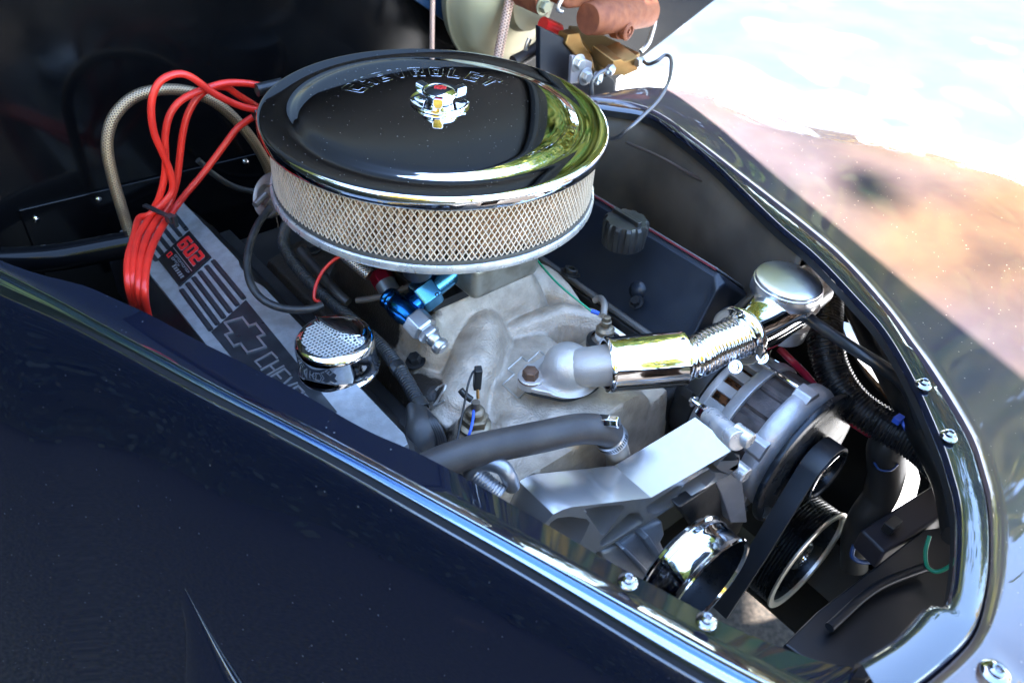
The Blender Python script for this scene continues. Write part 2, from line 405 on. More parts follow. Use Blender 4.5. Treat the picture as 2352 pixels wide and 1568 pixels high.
# front closing pan under the wing tip
BOLTM = mat('dark_bright_steel', (.38, .38, .40), 1, .12)
def screw(o, ax, name, parent, r=.0042):
    m = MB(); m.lathe([(0, 0), (r*1.6, 0), (r*1.6, .001), (r*1.35, .0022), (r, .0028), (r*.95, .005), (r*.6, .0062), (r*.45, .006), (r*.4, .0035), (0, .0035)], o, ax, 24)
    return m.build(name, BOLTM, parent, smooth=40)
for u, v in ((2120,885),(2178,1003)):
    screw(at(u, v, ZO+.003), eZ, 'bolt', lip)
screw(at(2285, 1545, ZO-.002), eZ, 'bolt', side, .0055)
for u, v in ((1442,1336),(1622,1427)):
    screw(at(u, v, .8945), eZ, 'bolt', near)

# ------------------------------------------------------------------ firewall and open hood
FW = -.345
firew = thing('firewall', 'glossy black firewall closing the rear of the engine bay', 'firewall', E(FW, 0, .4))
m = MB()
poly = [onf(u, v, FW) for u, v in ((1650,-4),(1480,130),(1418,182),(1412,252))]
c1 = [E(FW, -.55, .35), E(FW, .42, .35), E(FW, .62, .55)]
pp = c1 + list(reversed(poly)) + [E(FW, .95, 1.06), E(FW, .5, 1.12), E(FW, -.6, 1.12)]
m.prism(pp, eF*-.012); m.build('panel', BAYBLACK, firew, bevel=.002)
m = MB()                                          # pressed ledge that carries the row of screws
la, lb = onf(40, 480, FW), onf(610, 345, FW)
m.prism([la, lb, lb+V((0,0,-.16)), la+V((0,0,-.16))], eF*.004); m.build('lower_panel', BAYBLACK, firew, bevel=.0015)
for u, v in ((82,503),(226,458),(562,370)):
    m = MB(); m.lathe([(0, .0035), (.002, .0032), (.0038, .002), (.004, 0)], onf(u, v, FW+.004)+eF*.0001, eF, 16); m.build('rivet', CHROME2, firew)
HB = mat('hood_underside_black', (.002, .002, .0025), 0, .4, spec=.12)
hood = thing('open_hood', 'open black hood standing up behind the engine bay, mirrored in the chrome lid', 'hood', E(-.45, 0, 1.1))
HA = R(84); hv = eF*cos(HA)+eZ*sin(HA); hn = eF*sin(HA)-eZ*cos(HA)
def hp(s, r): return E(-.42, r, 1.09)+hv*s - hn*(.06*(1-(r/.56)**2))
hw = [(0, .56), (.22, .56), (.6, .555), (.9, .545), (1.1, .50), (1.25, .36), (1.3, .22)]
m = MB(); m.grid([[hp(s, w*k/8) for k in range(-8, 9)] for s, w in hw])
m.build('hood_shell', HB, hood, solid=.012, smooth=50)
m = MB()
for k in (-1, 1):
    m.tube([hp(s, w*k*.93)+hn*.012 for s, w in hw], .012, 8, sm=3)
m.build('hood_frame', HB, hood)
m = MB(); m.box(E(-.42, 0, 1.09), eR*.55, eF*.05, eZ*.02); m.build('cowl', HB, hood, bevel=.01)

# ------------------------------------------------------------------ unseen rest of the car that shades and is mirrored
body = thing('car_body', 'dark navy rear body of the car behind the firewall, cut off by the frame', 'car body', E(-1.6, 0, .2))
m = MB(); m.prism([E(-.46, r, z) for r, z in ((-.62,.25),(.66,.25),(.70,.7),(.60,1.05),(.45,1.12),(-.45,1.12),(-.60,1.05),(-.66,.7))], eF*-2.4); m.build('cabin_shell', PAINT, body, bevel=.03, seg=3)
m = MB(); m.prism([E(-1.0, r, z) for r, z in ((-.50,1.13),(.50,1.13),(.42,1.5),(-.42,1.5))], eF*-1.3); m.build('roof', PAINT, body, bevel=.05, seg=3)
# chassis inside the bay
DARK = mat('black_steel_and_shade', (.006, .006, .006), 0, .6, c2=(.016, .014, .012), ns=12, bump=.2)  # near-black steel; also colours the added sheet standing for ground shade
ch = thing('chassis_frame', 'black chassis rails and crossmember deep below the engine', 'chassis', E(0, 0, .3))
for r0, r1 in ((-.36, -.30), (.40, .38)):
    m = MB(); m.tube([E(-.5, r0, .36), E(.1, r0, .36), E(.65, r1, .36)], .05, 4, sm=3); m.build('rail', DARK, ch, smooth=0)
m = MB()
for (f0_, f1_, r0_, r1_) in ((-.4, .30, -.42, .48), (.30, .42, -.42, .10), (.42, .62, -.3, .02), (.30, .62, .30, .46)):
    m.prism([E(f0_, r0_, .30), E(f1_, r0_, .30), E(f1_, r1_, .30), E(f0_, r1_, .30)], eZ*.006)
m.build('ground_shade_sheet', DARK, ch, smooth=0)  # dark sheet added over shaded ground that would show too pale
m = MB(); m.box(E(.12, 0, .34), eR*.34, eF*.10, eZ*.04); m.build('crossmember', DARK, ch, bevel=.005)
eb = thing('engine_block', 'black engine block and heads low between the valve covers', 'engine block', E(0, 0, .3))
m = MB(); m.prism([E(-.30, r, z) for r, z in ((-.13,.35),(.13,.35),(.21,.60),(.16,.73),(-.16,.73),(-.21,.60))], eF*.57); m.build('block', DARK, eb, bevel=.008)
m = MB(); m.prism([E(.272, r, z) for r, z in ((-.1,.36),(.1,.36),(.12,.5),(.09,.655),(-.09,.655),(-.12,.5))], eF*.03); m.build('timing_cover', BLACKM, eb, bevel=.01)
# inner apron below the far ledge
APR = mat('dull_brown_black_apron', (.055, .043, .032), 0, .55, c2=(.10, .08, .058), ns=9, nd=8, rv=.1, bump=.15)
ap = thing('inner_wing_panel', 'dull brown-black inner wing panel below the far edge of the opening', 'inner wing', E(.1, .4, .5))
n_ = k_*5+5
top = [RB[i]+V((0,0,-.008))+Din[i]*-.004 for i in range(n_)]
rows = []; 
for t, dz, dd in ((0, 0, 0), (.3, -.05, .004), (1, -.14, .0), (2, -.24, -.01), (3, -.34, -.03)):
    rows.append([p+V((0, 0, dz))+Din[i]*dd*min(1, (1-i/n_)*2.4) + V((0,0,.14*(i/n_)**3*(1 if dz < -.3 else .0))) for i, p in enumerate(top)])
m = MB(); m.grid(rows); m.build('panel_skin', APR, ap, solid=.002)
m = MB(); m.tube([onr(u, v, .33) for u, v in G('q', [(130,405),(300,480),(500,590),(640,640),(720,690)])], .0022, 8); m.build('brake_line', mat('dull_line', (.10,.075,.06), .6, .5), ap)
# ------------------------------------------------------------------ air cleaner
AC = V((-.0925, .778, .997)); aN = V((.0258, .0116, 1)).normalized(); aX = (V((1, 0, 0))-aN*aN.x).normalized(); aY = aN.cross(aX)
def A(x, y, z): return AC + aX*x + aY*y + aN*z
ac = thing('air_cleaner', 'big round chrome air cleaner with pale pleated filter, in the middle of the engine', 'air cleaner', A(0, 0, -.083))
m = MB()
prof = [(0,.0105),(.02,.0105),(.06,.0118),(.10,.0125),(.120,.0122),(.130,.0112),(.1365,.0085),(.1405,.0045),(.1435,.0012),(.1465,-.0008),(.151,-.0012),(.160,-.0004),(.170,.0004),(.1745,.0003),(.1768,-.0012),(.1780,-.0040),(.1782,-.0080),(.1778,-.0115),(.1762,-.0132),(.1735,-.0135),(.171,-.012),(.169,-.010)]
P3 = [V((a, b*.36 if b > 0 else b, 0)) for a, b in prof]; P3 = cr(P3, 4)
m.lathe([(p.x, p.y) for p in P3], AC, aN, 144); lid = m.build('lid', CHROME, ac, smooth=60)
PAPER = mat('cream_filter_paper', (.70, .50, .35), 0, .75, c2=(.52, .34, .22), ns=28, mix=(.35, .7), bump=.3, bs=300)
m = MB(); NP = 104; rows = []
for iz in range(9):
    z = -.0125 - iz*.0625/8; row = []
    for k in range(NP*2):
        th = 2*pi*k/(NP*2); wob = .013*sin(iz*.9+k*.35)*sin(k*.11+1)+.009*sin(k*1.7+iz*.8)+.007*sin(iz*.5+k*2.9)
        rr = (.1660 if k % 2 else .143)+.0012*sin(k*3.3+iz)
        row.append(A(rr*cos(th+wob), rr*sin(th+wob), z))
    rows.append(row)
m.grid(rows, True); m.build('filter_paper', PAPER, ac, smooth=0)
WIRE = mat('pale_expanded_mesh', (.66, .55, .44), .2, .45, c2=(.55, .45, .36), ns=40)
m = MB(); NC, NR = 180, 13; rw, hh = .00052, .0627
def mnode(i, j):
    th = 2*pi*(j+(.5 if i % 2 else 0))/NC; z = -.0125-hh*i/NR; r = .1685
    return A(r*cos(th), r*sin(th), z), aX*cos(th)+aY*sin(th)
for i in range(NR):
    for j in range(NC):
        p, nn = mnode(i, j)
        for dj in ((0, -1) if i % 2 == 0 else (0, 1)):
            q, n2 = mnode(i+1, j+dj); d = (q-p); s_ = d.cross(nn).normalized()
            m.box((p+q)/2, d*.53, s_*rw, nn*rw)
o = m.build('mesh_screen', WIRE, ac, smooth=0, recalc=False); o['kind'] = 'stuff'
m = MB(); m.lathe([(.10,-.080),(.150,-.0795),(.1665,-.0775),(.1690,-.0745),(.1705,-.0742),(.1722,-.0752),(.1728,-.078),(.1726,-.0815),(.171,-.0835),(.166,-.0842),(.12,-.0865),(.06,-.090),(0,-.090)], AC, aN, 128)
m.build('base_ring', ALU2, ac, smooth=40)
m = MB(); m.lathe([(.1668,-.0700),(.1692,-.0702),(.1696,-.0725),(.1692,-.0745),(.166,-.0745)], AC, aN, 128); m.build('seal', mat('filter_seal', (.06,.055,.05), 0, .6), ac)
# embossed letters on the lid (raised outlines)
def let(c):
    D = {'C': [[(.8,0),(.8,.26),(.28,.26),(.28,.74),(.8,.74),(.8,1),(.12,1),(0,.9),(0,.1),(.12,0)]],
     'H': [[(0,0),(.26,0),(.26,.38),(.54,.38),(.54,0),(.8,0),(.8,1),(.54,1),(.54,.62),(.26,.62),(.26,1),(0,1)]],
     'E': [[(0,0),(.8,0),(.8,.24),(.28,.24),(.28,.40),(.7,.40),(.7,.62),(.28,.62),(.28,.77),(.8,.77),(.8,1),(0,1)]],
     'V': [[(.26,0),(.54,0),(.8,1),(.54,1),(.4,.38),(.26,1),(0,1)]],
     'R': [[(0,0),(.26,0),(.26,.34),(.36,.34),(.52,0),(.82,0),(.62,.38),(.8,.48),(.8,.9),(.7,1),(0,1)], [(.26,.56),(.54,.56),(.54,.78),(.26,.78)]],
     'O': [[(.1,0),(.7,0),(.8,.1),(.8,.9),(.7,1),(.1,1),(0,.9),(0,.1)], [(.28,.26),(.52,.26),(.52,.74),(.28,.74)]],
     'L': [[(0,0),(.8,0),(.8,.25),(.28,.25),(.28,1),(0,1)]],
     'T': [[(.27,0),(.53,0),(.53,.75),(.8,.75),(.8,1),(0,1),(0,.75),(.27,.75)]],
     '6': [[(.1,0),(.7,0),(.8,.1),(.8,.58),(.7,.64),(.27,.64),(.27,.8),(.8,.8),(.8,1),(.1,1),(0,.9),(0,.1)], [(.27,.2),(.54,.2),(.54,.46),(.27,.46)]],
     '0': [[(.1,0),(.7,0),(.8,.1),(.8,.9),(.7,1),(.1,1),(0,.9),(0,.1)], [(.27,.2),(.54,.2),(.54,.8),(.27,.8)]],
     '2': [[(0,0),(.8,0),(.8,.2),(.27,.2),(.27,.4),(.7,.4),(.8,.5),(.8,.9),(.7,1),(0,1),(0,.8),(.54,.8),(.54,.6),(.1,.6),(0,.5)]]}
    return D[c]
word = 'CHEVROLET'
for i, c in enumerate(word):
    th0 = R(163 - i*13.2); m = MB()
    for loop in let(c):
        pts = []
        for k, (x, y) in enumerate(loop):
            x2, y2 = loop[(k+1) % len(loop)]
            for t in (0, .5):
                xx, yy = x+(x2-x)*t, y+(y2-y)*t
                th = th0 - (xx-.4)*.0185/.092; rr = .081+yy*.024
                pts.append(A(rr*cos(th), rr*sin(th), .0043+.0002*(rr/.1)))
        pts = [p-aN*.00025 for p in pts]; pts.append(pts[0]); m.tube(pts, .0004, 8, caps=False, sm=1)
    m.build('letter', CHROME, lid, smooth=80)
# wing nut in the middle of the lid
wn = thing('wing_nut', 'three-lobed chrome wing nut on its dished washer at the centre of the lid', 'nut', A(0, .006, .0105))
NC0 = A(.002, .012, .0040)
m = MB(); m.lathe([(0,.002),(.012,.0015),(.022,.0008),(.027,.0016),(.0300,.0032),(.0305,.0022),(.0300,0),(.026,-.0002)], NC0, aN, 64); m.build('washer', CHROME2, wn, smooth=60)
m = MB(); m.lathe([(.0135,.002),(.0145,.006),(.0180,.0105),(.0188,.0125),(.0182,.0138),(.0168,.0135),(.0158,.0128)], NC0, aN, 48)
m.lathe([(.0158,.0128),(.012,.0150),(.006,.0160),(0,.0163)], NC0, aN, 48); nut = m.build('hub', CHROME2, wn, smooth=60)
for a_ in (-88, 32, 150):
    d = aX*cos(R(a_))+aY*sin(R(a_)); s_ = aN.cross(d); m = MB()
    b0 = NC0+aN*.008+d*.0165; pl = [(-.0055,0),(-.0055,.005),(-.0042,.0065),(.0042,.0065),(.0055,.005),(.0055,0),(.003,-.004),(-.003,-.004)]
    m.prism([b0+s_*x+aN*(y-.001) for x, y in pl], d*.0115+aN*.002); m.build('lobe', CHROME2, wn, bevel=.0012, seg=3)
REDP = mat('red_enamel', (.6, .01, .012), 0, .3)
BT = [(-1.12,-.28),(-.44,-.28),(-.5,-.5),(.26,-.5),(.32,-.28),(.92,-.28),(1.12,.28),(.44,.28),(.5,.5),(-.26,.5),(-.32,.28),(-.92,.28)]
m = MB(); pts = [NC0+aN*.0166+aX*(x*.0055)+aY*(y*.0062) for x, y in BT]; pts.append(pts[0]); m.tube(pts, .0004, 6, caps=False, sm=1); m.build('badge_outline', REDP, wn)
# carburettor under the cleaner
CARB = mat('carburettor_zinc', (.35, .32, .27), .7, .45, c2=(.22, .19, .15), ns=40, bump=.3)
cb = thing('carburettor', 'dull zinc carburettor half hidden in the shade under the air cleaner', 'carburettor', E(0, 0, .83))
m = MB(); m.box(E(0, 0, .868), eF*.075, eR*.05, eZ*.032); m.build('main_body', CARB, cb, bevel=.008)
m = MB(); m.box(E(.10, 0, .868), eF*.026, eR*.045, eZ*.02); m.build('fuel_bowl', CARB, cb, bevel=.008)
m = MB(); m.lathe([(0,.03),(.014,.03),(.0155,.026),(.0155,0)], at(960, 622, .875), V((0,-.3,1)), 24); m.build('choke_housing', PLASTIC, cb)
m = MB(); m.prism([E(f, r, .826) for f, r in ((-.09,-.07),(.09,-.07),(.09,.07),(-.09,.07))], eZ*.01); m.build('spacer', BLACKM, cb)

# ------------------------------------------------------------------ near valve cover
tl = R(10); vP = E(0, -.181, .805); vN = (eZ*cos(tl)-eR*sin(tl)); vR = (eR*cos(tl)+eZ*sin(tl))
def vc(w, pts, h=0): return [on(u, v, vP+vN*h, vN) for u, v in G(w, pts)]
def vf(f, r, h=0): return vP + eF*f + vR*r + vN*h
VSIL = mat('brushed_silver_cover', (.29, .295, .30), .35, .40, c2=(.24, .24, .24), ns=90, nd=8, rv=.06, bump=.25, bs=600)
VBLK = mat('black_crinkle_cover', (.010, .010, .011), 0, .45, c2=(.022, .020, .019), ns=18, rv=.08, bump=.3, bs=700)
vcov = thing('valve_cover', 'silver-topped black valve cover with ribs and a red number plate, beside the red wires', 'valve cover', E(-.05, -.22, .72))
m = MB()
secs = []
for f, ins in ((-.315, .012), (-.307, 0), (.205, 0), (.222, .006)):
    secs.append([E(f, -.285, .70), E(f, -.284, .745), vf(f, -.092+ins, -.012), vf(f, -.088+ins, -.008), vf(f, -.003-ins, -.008), vf(f, .003-ins, -.012), E(f, -.148, .752), E(f, -.140, .735), E(f, -.140, .71)])
m.grid(secs); m.cap(secs[0]); m.cap(secs[-1]); m.build('cover_shell', VBLK, vcov, smooth=25)
m = MB(); m.prism([vf(f, r, -.008) for f, r in ((-.305,-.084),(-.29,-.088),(.19,-.088),(.212,-.07),(.212,-.004),(.200,0),(-.08,0),(-.10,-.004),(-.13,-.004),(-.145,0),(-.305,0))], vN*.008); m.build('top_plate', VSIL, vcov, bevel=.0012)
m = MB(); m.box(E(-.05, -.134, .735), eF*.262, eR*.008, eZ*.005); m.build('flange', VBLK, vcov, bevel=.002)
VINS = mat('black_recess_paint', (.012, .014, .017), 0, .35, c2=(.02, .022, .026), ns=60, rv=.08)
m = MB(); q = vc('d', [(930,785),(1440,1410),(1245,1590),(735,965)]); m.prism(q, vN*.0007); blk = m.build('black_panel', VINS, vcov)
ribs = [((745,565),(918,775)),((708,595),(882,812)),((672,628),(842,850)),((637,660),(806,882)),((603,692),(770,918)),((568,728),(733,950))]
def strip(a, b, w, h0, h, name, mt, par):
    A_, B_ = vc('d', [a, b], h0); d = (B_-A_).normalized(); s_ = vN.cross(d)*w; m = MB()
    m.prism([A_-s_, A_-s_*.6-d*w*.7, A_+s_*.6-d*w*.7, A_+s_, B_+s_, B_+s_*.6+d*w*.7, B_-s_*.6+d*w*.7, B_-s_], vN*h); return m.build(name, mt, par)
for a, b in ribs:
    strip(a, b, .0030, 0, .0004, 'groove', VINS, vcov)
    strip((a[0]+3, a[1]+3), (b[0]-3, b[1]-3), .0012, .0004, .0012, 'rib', mat('rib_worn_black', (.03,.03,.034), .3, .4) if not bpy.data.materials.get('rib_worn_black') else bpy.data.materials['rib_worn_black'], vcov)
for k in range(6):
    ax_, ay_ = 598-34*k, 392+34*k
    strip((ax_-95, ay_-118), (ax_, ay_), .0027, 0, .0004, 'groove', VINS, vcov)
# number plate
q = vc('d', [(615,400),(738,548),(560,712),(438,560)], .0002); m = MB(); m.prism(q, vN*.0022); bad = m.build('number_plate', mat('plate_black', (.008,.008,.009), 0, .3), vcov, bevel=.0005)
LETR = mat('plate_red', (.62, .02, .018), .1, .35); LETS = mat('plate_silver', (.7, .7, .72), .9, .3)
bo = q[0]+vN*.0023; bx = (q[1]-q[0]); by = (q[3]-q[0])       # bx: along text, by: down the plate
def bp_(x, y, h=0): return bo + bx*x + by*y + vN*h
def glyph(m, loops, fn, h):
    L = [[fn(x, y) for x, y in lp] for lp in loops]; m.prism(L[0], vN*h, L[1:])
for i, c in enumerate('602'):
    x0 = .10+i*.275
    m = MB(); glyph(m, let(c), lambda x, y: bp_(x0+x*.30-.02+y*.03, .47-y*.37), .0006); m.build('digit_edge', LETS, bad)
    m = MB(); glyph(m, let(c), lambda x, y: bp_(x0+.008+x*.285-.02+y*.03, .455-y*.35, .0006), .0005); m.build('digit', LETR, bad)
m = MB(); m.prism([bp_(x, y) for x, y in ((.08,.545),(.93,.545),(.93,.565),(.08,.565))], vN*.0005); m.build('rule_line', LETS, bad)
m = MB(); glyph(m, [[(0,0),(1,0),(1,1),(0,1)], [(.25,.25),(.75,.25),(.75,.75),(.25,.75)]], lambda x, y: bp_(.10+x*.11, .80-y*.15), .0005); m.build('red_mark', LETR, bad)
m = MB()
for row, (y, n, w) in enumerate(((.66, 11, .045), (.75, 5, .05), (.85, 6, .05))):
    for k in range(n):
        x = .27+k*(w+.014) if row < 2 else .45+k*.075
        if row == 2: m.prism([bp_(x+a, y-b) for a, b in ((0,0),(.04,0),(.065,.09),(.025,.09))], vN*.0004)
        else:
            for (a0, b0, a1, b1) in (((0,0,.25,1),(.25,.75,1,1),(.25,0,1,.25)) if k % 3 == 0 else ((0,0,.25,1),(.25,.4,1,.65),(.75,.4,1,1)) if k % 3 == 1 else ((.4,0,.65,1),(0,.75,1,1))):
                m.prism([bp_(x+w*a, y-.062*b) for a, b in ((a0,b0),(a1,b0),(a1,b1),(a0,b1))], vN*.0004)
m.build('small_lettering', mat('plate_grey', (.3,.3,.31), .6, .4), bad)
# bow-shaped emblem and word on the black panel
bc = vc('d', [(927, 983)], .0007)[0]
SIL2 = mat('bare_edge_metal', (.5, .5, .52), .9, .35)
tt = (vc('d', [(1440,1410)])[0]-vc('d', [(930,785)])[0]).normalized(); tu = vN.cross(tt)
if tu.dot(eR) < 0: tu = -tu
m = MB(); pts = [bc+tt*(x*.0285-.001)+tu*(y*.032) for x, y in BT]; pts = pts+[pts[0], pts[1]]
for a, b in zip(pts[:-1], pts[1:-1] + [pts[0]]):
    d = (b-a); 
    if d.length < 1e-6: continue
    s_ = vN.cross(d.normalized())*.0011; m.prism([a-s_-d.normalized()*.0011, a+s_-d.normalized()*.0011, b+s_+d.normalized()*.0011, b-s_+d.normalized()*.0011], vN*.0016)
m.build('emblem_outline', SIL2, vcov)
ST = {'C': [((.8,1),(0,1)),((0,1),(0,0)),((0,0),(.8,0))], 'H': [((0,0),(0,1)),((.8,0),(.8,1)),((0,.5),(.8,.5))], 'E': [((0,0),(0,1)),((0,1),(.8,1)),((0,.5),(.65,.5)),((0,0),(.8,0))],
      'V': [((0,1),(.4,0)),((.4,0),(.8,1))], 'R': [((0,0),(0,1)),((0,1),(.8,1)),((.8,1),(.8,.5)),((.8,.5),(0,.5)),((.4,.5),(.8,0))], 'O': [((0,0),(0,1)),((0,1),(.8,1)),((.8,1),(.8,0)),((.8,0),(0,0))],
      'L': [((0,1),(0,0)),((0,0),(.8,0))], 'T': [((.4,0),(.4,1)),((0,1),(.8,1))]}
c0 = vc('d', [(975, 1120)], .0007)[0]
for i, c in enumerate(word):
    m = MB()
    for a, b in ST[c]:
        pa, pb = [c0+tt*(i*.0150+x*.0135+.003)+tu*(y*.0185+x*.001) for x, y in (a, b)]; d = (pb-pa).normalized(); s_ = vN.cross(d)*.0009
        m.prism([pa-s_-d*.0009, pa+s_-d*.0009, pb+s_+d*.0009, pb-s_+d*.0009], vN*.0012)
    m.build('letter', SIL2, vcov)

# ------------------------------------------------------------------ far valve cover
vc2 = thing('valve_cover', 'plain black valve cover with a ribbed oil cap, on the far bank of the engine', 'valve cover', E(.05, .2, .74))
VNAVY = mat('blue_black_cover', (.008, .012, .02), 0, .38, c2=(.014, .018, .026), ns=20, rv=.08, bump=.2, bs=500)
m = MB(); secs = []
for f, ins in ((-.28,.01),(-.272,0),(.238,0),(.250,.008)):
    secs.append([E(f,.158,.735),E(f,.159,.758),E(f,.170,.768),E(f,.205-ins,.842-ins),E(f,.212,.846-ins),E(f,.290-ins,.782),E(f,.300,.770),E(f,.305,.70)])
m.grid(secs); m.cap(secs[0]); m.cap(secs[-1]); m.build('cover_shell', VNAVY, vc2, smooth=25, bevel=.003)
m = MB(); m.prism([E(f, r, z) for f, r, z in ((-.27,.212,.8470),(.235,.212,.8470),(.235,.288,.786),(-.27,.288,.786))], eZ*.003); m.build('top_plate', VSIL, vc2, bevel=.001)
m = MB(); m.tube([E(-.02,.2098,.8485), E(.235,.2098,.8485)], .0012, 6, sm=1); m.build('red_trim', mat('red_trim', (.16,.02,.03), .2, .4), vc2)
m = MB(); m.box(E(-.01,.150,.758), eF*.266, eR*.009, eZ*.006); m.build('flange', BLACKM, vc2, bevel=.001)
m = MB(); m.tube([E(-.27,.147,.768), E(.262,.147,.768)], .0042, 8, sm=1); m.build('gasket_rail', mat('worn_grey_rail', (.13,.12,.11), .5, .5), vc2)
bs = onr(1478, 655, .185)
bs = E((bs-O).dot(eF), .176, .792)
m = MB(); m.lathe([(.014,-.018),(.0125,-.008),(.009,-.002),(.004,.001),(0,.0015)], bs, (eZ*.75-eR*.8+eF*.3), 28); m.build('bolt_boss', VNAVY, vc2)
m = MB(); m.bolt(onr(1462, 695, .165), (eZ-eR*.7), .006, .006); m.build('bolt', BLACKM, vc2)
cp = at(1435, 530, .865)
cap = thing('oil_filler_cap', 'ribbed black oil filler cap on the far valve cover behind the air cleaner', 'cap', cp+V((0,0,-.02)))
m = MB(); rows = []
for z, s_, fl in ((-.016,1,0),(.006,1,1),(.012,.97,1),(.015,.9,.6),(.016,.6,0),(.016,.02,0)):
    rows.append([cp+eZ*z+(eF*cos(2*pi*k/96)+eR*sin(2*pi*k/96))*s_*(.0245+(.0022*fl if (k//4) % 2 else -.0008*fl)) for k in range(96)])
m.grid(rows, True); m.build('cap_body', PLASTIC, cap, smooth=30)
m = MB(); m.box(cp+eZ*.018, eF*.02, eR*.003, eZ*.003); m.build('grip', PLASTIC, cap, bevel=.001)

# ------------------------------------------------------------------ intake manifold (one casting as a height field)
CASTM = mat('intake_casting', (.50, .41, .32), .3, .42, c2=(.33, .265, .20), ns=60, nd=14, mix=(.36, .72), bump=1.0, bs=420, rv=.08)
def grime(m, P, n, cut0, cut1, col, sc_=22):
    """oily grime with a ragged border across a plane through P"""
    t = m.node_tree; b = t.nodes['Principled BSDF']; old = b.inputs['Base Color'].links[0].from_socket
    geo = t.nodes.new('ShaderNodeNewGeometry'); dt = t.nodes.new('ShaderNodeVectorMath'); dt.operation = 'DOT_PRODUCT'; dt.inputs[1].default_value = n
    t.links.new(geo.outputs['Position'], dt.inputs[0])
    ns = t.nodes.new('ShaderNodeTexNoise'); ns.inputs['Scale'].default_value = sc_; ns.inputs['Detail'].default_value = 8; t.links.new(geo.outputs['Position'], ns.inputs['Vector'])
    ma = t.nodes.new('ShaderNodeMath'); ma.operation = 'MULTIPLY_ADD'; ma.inputs[1].default_value = .22; t.links.new(ns.outputs[0], ma.inputs[0]); t.links.new(dt.outputs['Value'], ma.inputs[2])
    mr = t.nodes.new('ShaderNodeMapRange'); mr.inputs[1].default_value = P.dot(n)+cut0+.11; mr.inputs[2].default_value = P.dot(n)+cut1+.11; t.links.new(ma.outputs[0], mr.inputs[0])
    mx = t.nodes.new('ShaderNodeMix'); mx.data_type = 'RGBA'; t.links.new(mr.outputs[0], mx.inputs[0]); t.links.new(old, mx.inputs[6]); mx.inputs[7].default_value = (*col, 1)
    t.links.new(mx.outputs[2], b.inputs['Base Color'])
    mm = t.nodes.new('ShaderNodeMapRange'); t.links.new(mr.outputs[0], mm.inputs[0]); mm.inputs[3].default_value = b.inputs['Metallic'].default_value; mm.inputs[4].default_value = 0
    t.links.new(mm.outputs[0], b.inputs['Metallic'])
def fr(p): d = p-O; return (d.dot(eF), d.dot(eR))
def fp(u, v, z): return fr(at(u, v, z))
ridges = []
def ridge(pts, rad, tops):
    L = [(*fp(u, v, z), rad if not isinstance(rad, (list, tuple)) else rad[i], z) for i, (u, v, z) in enumerate(pts)]
    ridges.append(L)
ridge([(1040,560,.825),(1078,640,.818),(1098,720,.808),(1092,800,.796),(1062,880,.780),(1010,950,.760)], [.032,.032,.031,.030,.028,.026], 0)
ridge([(1180,590,.812),(1300,640,.790),(1390,690,.775)], [.030,.028,.022], 0)
ridge([(1150,745,.783),(1290,700,.790),(1400,720,.778)], [.016,.012,.012], 0)
ridge([(1310,905,.783),(1420,900,.780)], [.048,.045], 0)
ridge([(1420,940,.772),(1490,930,.765)], [.020,.016], 0)
ridge([(820,590,.775),(900,660,.782),(950,730,.775)], [.030,.034,.028], 0)
ridge([(700,560,.76),(780,600,.772)], [.026,.028], 0)
ridge([(1000,880,.768),(900,800,.762)], [.024,.022], 0)
ridge([(1310,625,.786),(1312,628,.786)], [.016,.016], 0)
ridge([(1385,770,.782),(1387,772,.782)], [.019,.019], 0)
ridge([(1090,960,.782),(1091,962,.782)], [.020,.020], 0)
ridge([(1180,960,.765),(1330,985,.762),(1450,965,.760)], [.018,.018,.016], 0)
def hgt(f, r):
    def sst(x): x = max(0, min(1, x)); return x*x*(3-2*x)
    # plate: falls from the centre to both sides
    z = .752 - .010*sst((abs(r+.02)-.05)/.07)
    z += .020*sst((.27-f)/.03)*sst((.075-abs(r+.0))/.03)*sst((f-.02)/.05)
    for L in ridges:
        best = 0
        for (f0, r0, R0, z0), (f1, r1, R1, z1) in zip(L, L[1:]):
            dx, dy = f1-f0, r1-r0; l2 = dx*dx+dy*dy+1e-9
            t = max(0, min(1, ((f-f0)*dx+(r-r0)*dy)/l2)); d = math.hypot(f-f0-dx*t, r-r0-dy*t)
            Rr = R0+(R1-R0)*t; zt = z0+(z1-z0)*t; q = d/Rr
            if q < 1.45:
                hh = zt - (Rr*.95)*(1-math.sqrt(max(0, 1-min(q, .97)**2)))*1.0 if q < .97 else zt-Rr*.72-(q-.97)*Rr*1.6
                best = max(best, hh)
        if best > 0:
            k = .006; d_ = best-z
            h_ = max(k-abs(d_), 0)/k; z = max(best, z)+h_*h_*k*.25
    # front edge rolls down, sides drop to the heads
    z -= .10*sst((f-(.276-.18*max(0, abs(r)-.075)))/.012)
    z -= .02*sst((-.118-r)/.012) + .03*sst((r-.118)/.010)
    # plenum under the carburettor
    pf = max(abs(f)-.085, 0); pr = max(abs(r)-.062, 0); dd = math.hypot(pf, pr)
    zz = .826-(dd/.02)**1.5*.03 if dd < .035 else 0
    return max(z, zz)
man = thing('intake_manifold', 'cast aluminium intake manifold, pale and sandy in front and oily towards the near cover', 'intake manifold', E(.05, 0, .74))
NFm, NRm = 250, 170; rows = []
for i in range(NFm+1):
    f = -.21+i*(.288+.21)/NFm
    rows.append([E(f, r, hgt(f, r)) for r in [-.145+j*.275/NRm for j in range(NRm+1)]])
m = MB(); m.grid(rows)
gd = (-eR*.8-eF*.6); grime(CASTM, at(985, 760, .77), gd, .0, .014, (.022, .016, .011))
m.build('casting', CASTM, man, smooth=60, recalc=False)
